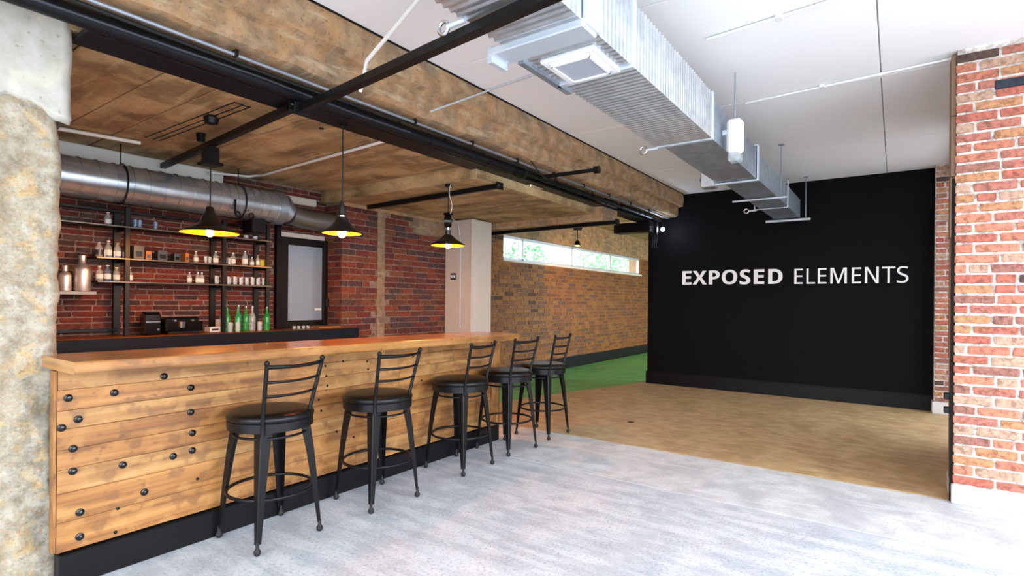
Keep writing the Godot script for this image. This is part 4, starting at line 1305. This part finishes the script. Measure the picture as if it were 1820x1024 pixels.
	for z in [-1.8, -1.86, -1.93, -2.03]:
		bottle(Vector3(-5.76, SY3, z), [0.13, 0.14, 0.125, 0.13][i], 0.027, ["glass_clear", "glass_blue", "glass_clear", "glass_clear"][i], "paper_white", "small white capped bottle on the lower shelf near the flagons", "white capped bottles on the lower shelf")
		i += 1
	# right part of the middle shelf
	var boxes := [[-2.10, 0.13, 0.09, "slate_box", "tall dark gift box"], [-2.18, 0.085, 0.05, "amber_box", "small amber carton"], [-2.30, 0.10, 0.085, "slate_box", "square slate coloured box"], [-2.43, 0.08, 0.06, "slate_box", "low dark carton"], [-2.52, 0.09, 0.035, "amber_box", "narrow amber carton"]]
	for q in boxes:
		var o := thing("shelf_box", q[4] + " on the middle shelf", "box", Vector3(-5.78, SY2, q[0]))
		part(o, "carton", bx(Vector3(-0.04, 0, -q[2] / 2), Vector3(0.04, q[1], q[2] / 2), 0.003), M[q[3]])
		part(o, "label_panel", bx(Vector3(0.039, q[1] * 0.2, -q[2] * 0.3), Vector3(0.042, q[1] * 0.6, q[2] * 0.3)), M.slate_box if q[3] == "amber_box" else M.black_gloss)
	bottle(Vector3(-5.76, SY2, -2.61), 0.115, 0.022, "glass_clear", "paper_white", "slim clear bottle right of the cartons on the middle shelf", "")
	for z in [-2.70, -2.74, -2.90, -2.94]:
		tumbler(Vector3(-5.75, SY2, z), 0.07, 0.018, "glass_clear", "plain glass on the middle shelf below the spiral duct", "plain glasses on the middle shelf")
	for q in [[-2.81, 0.13, 0.027, "round decanter just before the middle rack upright"], [-2.99, 0.13, 0.026, "plain decanter between the plain glasses and the tallest decanter"], [-3.12, 0.16, 0.03, "tallest clear decanter on the middle shelf"], [-3.2, 0.1, 0.022, "shortest clear decanter on the middle shelf beside the corked bottle"]]:
		bottle(Vector3(-5.77, SY2, q[0]), q[1], q[2], "glass_clear", "chrome", q[3], "decanters on the middle shelf")
	bottle(Vector3(-5.76, SY2, -3.26), 0.125, 0.02, "glass_clear", "cork", "slim corked bottle beside the yellow cartons", "")
	for q in [[-3.305, 0.07], [-3.355, 0.065]]:
		var o := thing("yellow_carton", "yellow carton at the end of the middle shelf", "box", Vector3(-5.77, SY2, q[0]), "yellow cartons on the middle shelf")
		part(o, "carton", bx(Vector3(-0.03, 0, -0.02), Vector3(0.03, q[1], 0.02), 0.003), M.label_yellow)
		part(o, "lid", bx(Vector3(-0.032, q[1] * 0.85, -0.022), Vector3(0.032, q[1] + 0.004, 0.022), 0.003), M.label_yellow)
	# lower shelf, right part: row of tall narrow glasses
	for z in [-2.55, -2.63, -2.67]:
		bottle(Vector3(-5.76, SY3, z), 0.115, 0.022, "glass_clear", "chrome", "clear stoppered bottle left of the glass row on the lower shelf", "stoppered bottles on the lower shelf")
	for k in 17:
		tumbler(Vector3(-5.74 - 0.03 * (k % 2), SY3, -2.8 - 0.032 * k), 0.088 - 0.006 * (k % 3), 0.0155, "glass_clear", "tall narrow glass in the long row on the lower shelf", "row of narrow glasses on the lower shelf")
	tumbler(Vector3(-5.77, SY3, -3.365), 0.06, 0.022, "glass_green", "green tumbler at the end of the glass row", "")
	# worktop things
	var WY := 1.05
	var cf := thing("coffee_grinder", "tall black glossy grinder on the worktop", "grinder", Vector3(-5.74, WY, -2.2))
	part(cf, "body", bx(Vector3(-0.06, 0, -0.07), Vector3(0.06, 0.2, 0.07), 0.012), M.black_gloss)
	part(cf, "hopper", bx(Vector3(-0.05, 0.2, -0.06), Vector3(0.05, 0.22, 0.06), 0.008), M.black_gloss)
	part(cf, "button", tb([Vector3(0.06, 0.05, -0.04), Vector3(0.068, 0.05, -0.04)], 0.012, 10), M.chrome)
	part(cf, "trim_line", bx(Vector3(0.058, 0.12, -0.06), Vector3(0.063, 0.128, 0.06)), M.chrome)
	var em := thing("espresso_machine", "wide black glossy espresso machine on the worktop", "machine", Vector3(-5.76, WY, -2.45))
	part(em, "body", bx(Vector3(-0.1, 0.02, -0.17), Vector3(0.07, 0.165, 0.14), 0.015), M.black_gloss)
	part(em, "drip_tray", bx(Vector3(-0.1, 0.0, -0.16), Vector3(0.1, 0.03, 0.13), 0.006), M.black_steel)
	part(em, "group_head", lt([Vector2(0, 0.06), Vector2(0.03, 0.06), Vector2(0.032, 0.12), Vector2(0, 0.12)], 14), M.chrome, Vector3(0.08, 0, 0.0))
	part(em, "water_tank", bx(Vector3(-0.06, 0.02, -0.215), Vector3(0.06, 0.12, -0.165), 0.01), M.black_gloss)
	for z in [-0.1, 0.06]:
		part(em, "knob", tb([Vector3(0.07, 0.13, z), Vector3(0.085, 0.13, z)], 0.011, 10), M.chrome)
	var bk := thing("white_carton", "low white printed carton on the worktop beside the bottles", "box", Vector3(-5.82, WY, -2.84))
	part(bk, "carton", bx(Vector3(-0.06, 0.0, -0.085), Vector3(0.06, 0.05, 0.085), 0.003), M.paper_white)
	part(bk, "print_block", bx(Vector3(0.059, 0.015, 0.0), Vector3(0.062, 0.035, 0.07)), M.slate_box)
	var mg := thing("mug", "grey enamel mug on the white carton", "mug", Vector3(-5.82, WY + 0.05, -2.87))
	part(mg, "cup", lt([Vector2(0, 0), Vector2(0.03, 0), Vector2(0.032, 0.08), Vector2(0.028, 0.08), Vector2(0.026, 0.005), Vector2(0, 0.005)], 16), M.grille)
	var hd := []
	for k in 9:
		hd.append(Vector3(0, 0.04 + 0.025 * cos(PI * k / 8), -0.03 - 0.022 * sin(PI * k / 8)))
	part(mg, "handle", tb(hd, 0.004, 6), M.grille)
	for q in [[-5.76, -2.93, 0.27, 0.034, "glass_green", "open green bottle beside the white carton on the worktop"], [-5.72, -3.02, 0.26, 0.033, "glass_green", "open green bottle in the middle of the worktop bottles"], [-5.8, -3.07, 0.28, 0.034, "glass_teal", "tall teal bottle behind the green bottles"], [-5.74, -3.12, 0.27, 0.033, "glass_green", "capped green bottle next to the tall clear bottle"], [-5.64, -3.30, 0.26, 0.034, "glass_green", "green bottle standing apart beside the rack upright"]]:
		bottle(Vector3(q[0], WY, q[1]), q[2], q[3], q[4], "chrome" if q[1] < -3.05 else "", q[5], "green bottles on the worktop" if q[4] == "glass_green" else "", true)
	bottle(Vector3(-5.72, WY, -3.18), 0.27, 0.034, "glass_clear", "chrome", "tall clear bottle among the green bottles on the worktop", "", true)
	for z in [-2.90, -2.98, -3.22]:
		tumbler(Vector3(-5.64, WY, z), 0.1, 0.027, "glass_clear", "clear tumbler before the green bottles", "tumblers on the worktop")
	for k in 4:
		tumbler(Vector3(-5.68, WY, -3.66 - 0.06 * k), 0.035, 0.022, "glass_clear", "low clear tasting glass by the wooden board", "tasting glasses on the worktop")
	var wb := thing("cutting_board", "pale wooden board lying on the worktop end", "board", Vector3(-5.7, WY, -4.08))
	part(wb, "slab", bx(Vector3(-0.12, 0, -0.16), Vector3(0.12, 0.025, 0.16), 0.006), M.plank_wood_dull)
	part(wb, "handle", bx(Vector3(-0.02, 0.004, 0.155), Vector3(0.02, 0.02, 0.24), 0.005), M.plank_wood_dull)
	# dark fridge door in the wall
	var dr := thing("door_1", "dark framed frosted glass door in the red brick wall", "door", Vector3.ZERO, "", "structure")
	var fm := MB.new()
	fm.span(Vector3(-5.97, 1.05, -3.72), Vector3(-5.9, 2.14, -3.63), 0.005)
	fm.span(Vector3(-5.97, 1.05, -4.26), Vector3(-5.88, 2.14, -4.2), 0.005)
	fm.span(Vector3(-5.97, 2.05, -4.2), Vector3(-5.9, 2.14, -3.72), 0.005)
	fm.span(Vector3(-5.97, 1.05, -4.2), Vector3(-5.9, 1.14, -3.72), 0.005)
	part(dr, "frame", fm.mesh(), M.dark_frame)
	part(dr, "frosted_panel", bx(Vector3(-5.96, 1.14, -4.2), Vector3(-5.925, 2.05, -3.72)), M.frost, Vector3.ZERO, "blue grey frosted glass")
	part(dr, "handle", bx(Vector3(-5.9, 1.3, -4.235), Vector3(-5.83, 1.42, -4.21), 0.005), M.black_steel)
	part(dr, "sticker", bx(Vector3(-5.926, 1.26, -4.19), Vector3(-5.922, 1.285, -4.1)), M.paper_white)
	part(dr, "jamb_post", bx(Vector3(-5.97, 1.05, -3.63), Vector3(-5.9, 2.45, -3.57), 0.005), M.dark_frame)
	var tap := thing("beer_tap", "slim chrome tap on the worktop beside the dark door", "tap", Vector3(-5.72, WY, -4.32))
	part(tap, "column", lt([Vector2(0, 0), Vector2(0.025, 0), Vector2(0.014, 0.015), Vector2(0.012, 0.14), Vector2(0, 0.145)], 12), M.chrome)
	part(tap, "spout", tb([Vector3(0, 0.12, 0), Vector3(0.05, 0.125, 0), Vector3(0.06, 0.09, 0)], 0.007, 8), M.chrome)

func bottle(at: Vector3, h: float, r: float, glass_name: String, cap: String, label: String, group: String, tall := false) -> void:
	var o := thing("bottle", label, "bottle", at, group)
	var neck := r * (0.36 if tall else 0.42)
	var sh := 0.55 if tall else 0.6
	part(o, "glass_body", lt([Vector2(0, 0), Vector2(r * 0.94, 0), Vector2(r, 0.006), Vector2(r, h * sh), Vector2(r * 0.86, h * (sh + 0.08)), Vector2(neck, h * (sh + 0.2)), Vector2(neck * 0.95, h * 0.92), Vector2(neck * 1.15, h * 0.93), Vector2(neck * 1.1, h * 0.95), Vector2(0, h * 0.95)], 14), M[glass_name])
	if cap:
		part(o, "stopper", lt([Vector2(0, h * 0.945), Vector2(neck * 1.2, h * 0.945), Vector2(neck * 1.25, h), Vector2(neck * 0.6, h * 1.02), Vector2(0, h * 1.02)], 10), M[cap])
	if not tall:
		part(o, "paper_label", lt([Vector2(r * 1.01, h * 0.14), Vector2(r * 1.012, h * 0.15), Vector2(r * 1.012, h * 0.45), Vector2(r * 1.01, h * 0.46)], 14), M.paper_white if cap != "slate_box" else M.slate_box)

func tumbler(at: Vector3, h: float, r: float, glass_name: String, label: String, group: String) -> void:
	solo("tumbler", lt([Vector2(0, 0), Vector2(r * 0.82, 0), Vector2(r * 0.86, 0.004), Vector2(r, h), Vector2(r * 0.9, h), Vector2(r * 0.76, 0.008), Vector2(0, 0.008)], 12), M[glass_name], label, "glass", at, group)

# ------------------------------------------------------------------ lamps
func build_lamps() -> void:
	# 0: wide flat shade on a box; 1: bell with a long neck; 2: cone under a round pulley
	pendant(Vector3(-4.68, 1.945, -2.23), 0.225, 0, 2.66, "wide black pendant lamp hanging before the shelves")
	pendant(Vector3(-3.40, 1.895, -2.58), 0.145, 1, 2.718, "bell shaped black pendant lamp with a long neck")
	pendant(Vector3(-3.83, 1.975, -4.24), 0.178, 2, 2.62, "black pendant lamp hanging from a round pulley")
	# small bright bulb before the black wall
	var b := thing("bare_bulb", "small cold white bulb glowing before the black wall", "lamp", Vector3(-3.09, 2.59, -8.6))
	part(b, "socket", lt([Vector2(0, 0.03), Vector2(0.018, 0.03), Vector2(0.018, 0.08), Vector2(0, 0.085)], 10), M.black_steel)
	part(b, "cord", tb([Vector3(0, 0.08, 0), Vector3(-0.02, 0.2, 0)], 0.003, 6), M.black_rubber)
	var gm := MB.new()
	gm.sphere(Vector3.ZERO, 0.032, 14)
	part(b, "bulb", gm.mesh(), M.bulb_cool)
	lamp_light(b, Vector3.ZERO, Color(0.85, 0.92, 1.0), 0.03, 0.03)
	# spotlight in the corridor
	var s := thing("corridor_spotlight", "small black spotlight on a rod in front of the long window", "spotlight", Vector3(-3.9, 2.52, -7.2))
	part(s, "base", lt([Vector2(0, -0.05), Vector2(0.06, -0.05), Vector2(0.07, -0.03), Vector2(0.07, 0), Vector2(0, 0)], 14), M.black_steel)
	part(s, "rod", tb([Vector3(0, -0.05, 0), Vector3(0, -0.22, 0)], 0.006, 6), M.black_steel)
	part(s, "head", lt([Vector2(0, -0.28), Vector2(0.05, -0.28), Vector2(0.035, -0.22), Vector2(0.012, -0.2), Vector2(0, -0.2)], 14), M.black_steel)
	part(s, "lens", lt([Vector2(0, -0.285), Vector2(0.04, -0.284), Vector2(0.04, -0.279)], 14), M.bulb_warm)
	var sl := SpotLight3D.new()
	sl.name = "light"
	sl.light_color = Color(1.0, 0.7, 0.3)
	sl.light_energy = 4.0
	sl.light_size = 0.04
	sl.spot_angle = 32.0
	sl.spot_range = 30.0
	sl.spot_attenuation = 2.0
	sl.spot_angle_attenuation = 1.0
	sl.shadow_enabled = true
	s.add_child(sl, true)
	sl.position = Vector3(0, -0.3, 0)
	sl.look_at_from_position(Vector3(-3.9, 2.22, -7.2), Vector3(-5.6, 1.7, -12.6))

func lamp_light(parent: Node3D, at: Vector3, col: Color, energy: float, size: float) -> void:
	var l := OmniLight3D.new()
	l.name = "light"
	l.light_color = col
	l.light_energy = energy
	l.light_size = size
	l.omni_range = 30.0
	l.omni_attenuation = 2.0
	l.shadow_enabled = true
	l.position = at
	parent.add_child(l, true)

func pendant(at: Vector3, r: float, kind: int, top: float, label: String) -> void:
	var o := thing("pendant_lamp", label, "lamp", at, "warm pendant lamps over the bar")
	var prof_out := []
	if kind == 0:
		prof_out = [Vector2(r, 0.0), Vector2(r * 0.98, 0.014), Vector2(r * 0.6, 0.05), Vector2(r * 0.36, 0.085), Vector2(r * 0.27, 0.14), Vector2(r * 0.17, 0.17), Vector2(r * 0.14, 0.21), Vector2(r * 0.08, 0.225), Vector2(0, 0.225)]
	elif kind == 1:
		prof_out = [Vector2(r, 0.0), Vector2(r * 0.97, 0.012), Vector2(r * 0.62, 0.045), Vector2(r * 0.36, 0.09), Vector2(r * 0.2, 0.13), Vector2(r * 0.19, 0.165), Vector2(r * 0.12, 0.215), Vector2(r * 0.05, 0.25), Vector2(0, 0.25)]
	else:
		prof_out = [Vector2(r, 0.0), Vector2(r * 0.98, 0.014), Vector2(r * 0.55, 0.06), Vector2(r * 0.26, 0.105), Vector2(r * 0.16, 0.115), Vector2(r * 0.16, 0.16), Vector2(r * 0.1, 0.165), Vector2(0, 0.165)]
	var prof_in := []
	for i in range(prof_out.size() - 5, -1, -1):
		prof_in.append(Vector2(maxf(prof_out[i].x - 0.004, 0.001), prof_out[i].y - 0.004 if i > 0 else 0.0))
	prof_in.push_front(Vector2(0, prof_in[0].y + 0.001))
	part(o, "shade", lt(prof_out, 36, 50.0), M.lamp_black)
	var inner := MB.new()
	var flipped := []
	for q in prof_in:
		flipped.append(q)
	inner.lathe(flipped, 36, Vector3.ZERO, 60.0)
	for k in inner.n.size():
		inner.n[k] = inner.n[k]
	part(o, "shade_lining", inner.mesh(), M.lamp_gold, Vector3.ZERO, "golden lining of the shade")
	var gm := MB.new()
	gm.sphere(Vector3(0, 0.004, 0), 0.032, 14, 1.15)
	part(o, "bulb", gm.mesh(), M.bulb_warm)
	part(o, "socket", tb([Vector3(0, 0.035, 0), Vector3(0, 0.075, 0)], 0.016, 10), M.lamp_black)
	var neck: float = prof_out[-1].y
	var ceil := top - at.y
	part(o, "cord", tb([Vector3(0, neck - 0.005, 0), Vector3(0.004, (neck + ceil) / 2, 0), Vector3(0, ceil, 0)], 0.0055, 6), M.black_rubber)
	if kind == 0:
		part(o, "mount_box", bx(Vector3(-0.055, ceil - 0.13, -0.05), Vector3(0.055, ceil + 0.0, 0.05), 0.004), M.black_steel)
		part(o, "mount_plate", bx(Vector3(-0.08, ceil - 0.15, -0.075), Vector3(0.08, ceil - 0.125, 0.075), 0.008), M.black_steel)
		part(o, "hook", tb([Vector3(0, ceil + 0.03, 0.078), Vector3(0, ceil + 0.098, 0.078)], [0.03, 0.036], 12), M.black_steel)
	elif kind == 2:
		part(o, "ceiling_cap", lt([Vector2(0, ceil - 0.03), Vector2(0.035, ceil - 0.028), Vector2(0.035, ceil + 0.001), Vector2(0, ceil + 0.001)], 14), M.black_steel)
		var pm := MB.new()
		pm.tube([Vector3(-0.03, 0.255, 0.02), Vector3(-0.02, 0.255, 0.013), Vector3(0.02, 0.255, -0.013), Vector3(0.03, 0.255, -0.02)], [0.05, 0.068, 0.068, 0.05], 24)
		part(o, "pulley", pm.mesh(), M.black_gloss)
		part(o, "yoke", bx(Vector3(-0.045, 0.32, -0.03), Vector3(0.045, 0.345, 0.03), 0.005), M.black_steel)
		part(o, "stem", tb([Vector3(0, 0.16, 0), Vector3(0, 0.2, 0)], 0.018, 10), M.chrome)
		var w := []
		for k in 12:
			w.append(Vector3(0.05 + 0.02 * sin(k * 0.6), 0.33 + (ceil - 0.33) * k / 11.0, 0.02))
		part(o, "spare_wire", tb(w, 0.003, 6), M.white_paint)
	else:
		part(o, "clamp", bx(Vector3(-0.02, ceil - 0.015, -0.02), Vector3(0.02, ceil + 0.002, 0.02), 0.003), M.black_steel)
		part(o, "collar_ring", tb([Vector3(0, 0.125, 0), Vector3(0, 0.135, 0)], r * 0.21, 14), M.chrome)
	lamp_light(o, Vector3(0, 0.0, 0), Color(1.0, 0.66, 0.32), 0.22, 0.03)

func build_extras() -> void:
	# shrubs outside the long window
	for q in [[-9.0, -13.3, 3.25], [-9.0, -18.0, 3.4], [-9.0, -19.6, 3.5]]:
		var o := thing("shrub", "green leafy shrub outside the long window", "shrub", Vector3(q[0], -0.12, q[1]), "shrubs outside the long window")
		part(o, "stem", tb([Vector3(0, 0, 0), Vector3(0.05, 1.4, 0), Vector3(0, q[2] * 0.8, 0.05)], [0.06, 0.045, 0.02], 8), M.timber_edge)
		var m := MB.new()
		for k in 900:
			var a := rng.randf() * TAU
			var h := rng.randf_range(0.45, 1.0)
			var rr := 0.85 * sqrt(rng.randf()) * (1.15 - absf(h - 0.72) * 1.6)
			var c := Vector3(cos(a) * rr, h * q[2], sin(a) * rr)
			var d := Vector3(rng.randf_range(-1, 1), rng.randf_range(-0.6, 0.8), rng.randf_range(-1, 1)).normalized()
			var e := d.cross(Vector3(rng.randf_range(-1, 1), rng.randf_range(-1, 1), rng.randf_range(-1, 1))).normalized()
			var nn := d.cross(e).normalized()
			m.poly([c - d * 0.07, c + e * 0.035, c + d * 0.08, c - e * 0.035], nn)
		var lf := part(o, "foliage", m.mesh(), M.leaf)
		lf.set_meta("kind", "stuff")
	# small litter on the floor
	solo("pebble", lt([Vector2(0, 0), Vector2(0.02, 0.0), Vector2(0.024, 0.008), Vector2(0.012, 0.016), Vector2(0, 0.017)], 8), M.base_white, "tiny white pebble on the grey concrete", "pebble", Vector3(-2.0, 0, -1.85))
	solo("floor_drain", lt([Vector2(0, 0.003), Vector2(0.03, 0.004), Vector2(0.04, 0.0)], 14), M.black_steel, "small dark floor plug in the tan concrete", "drain", Vector3(-2.5, 0, -5.95))
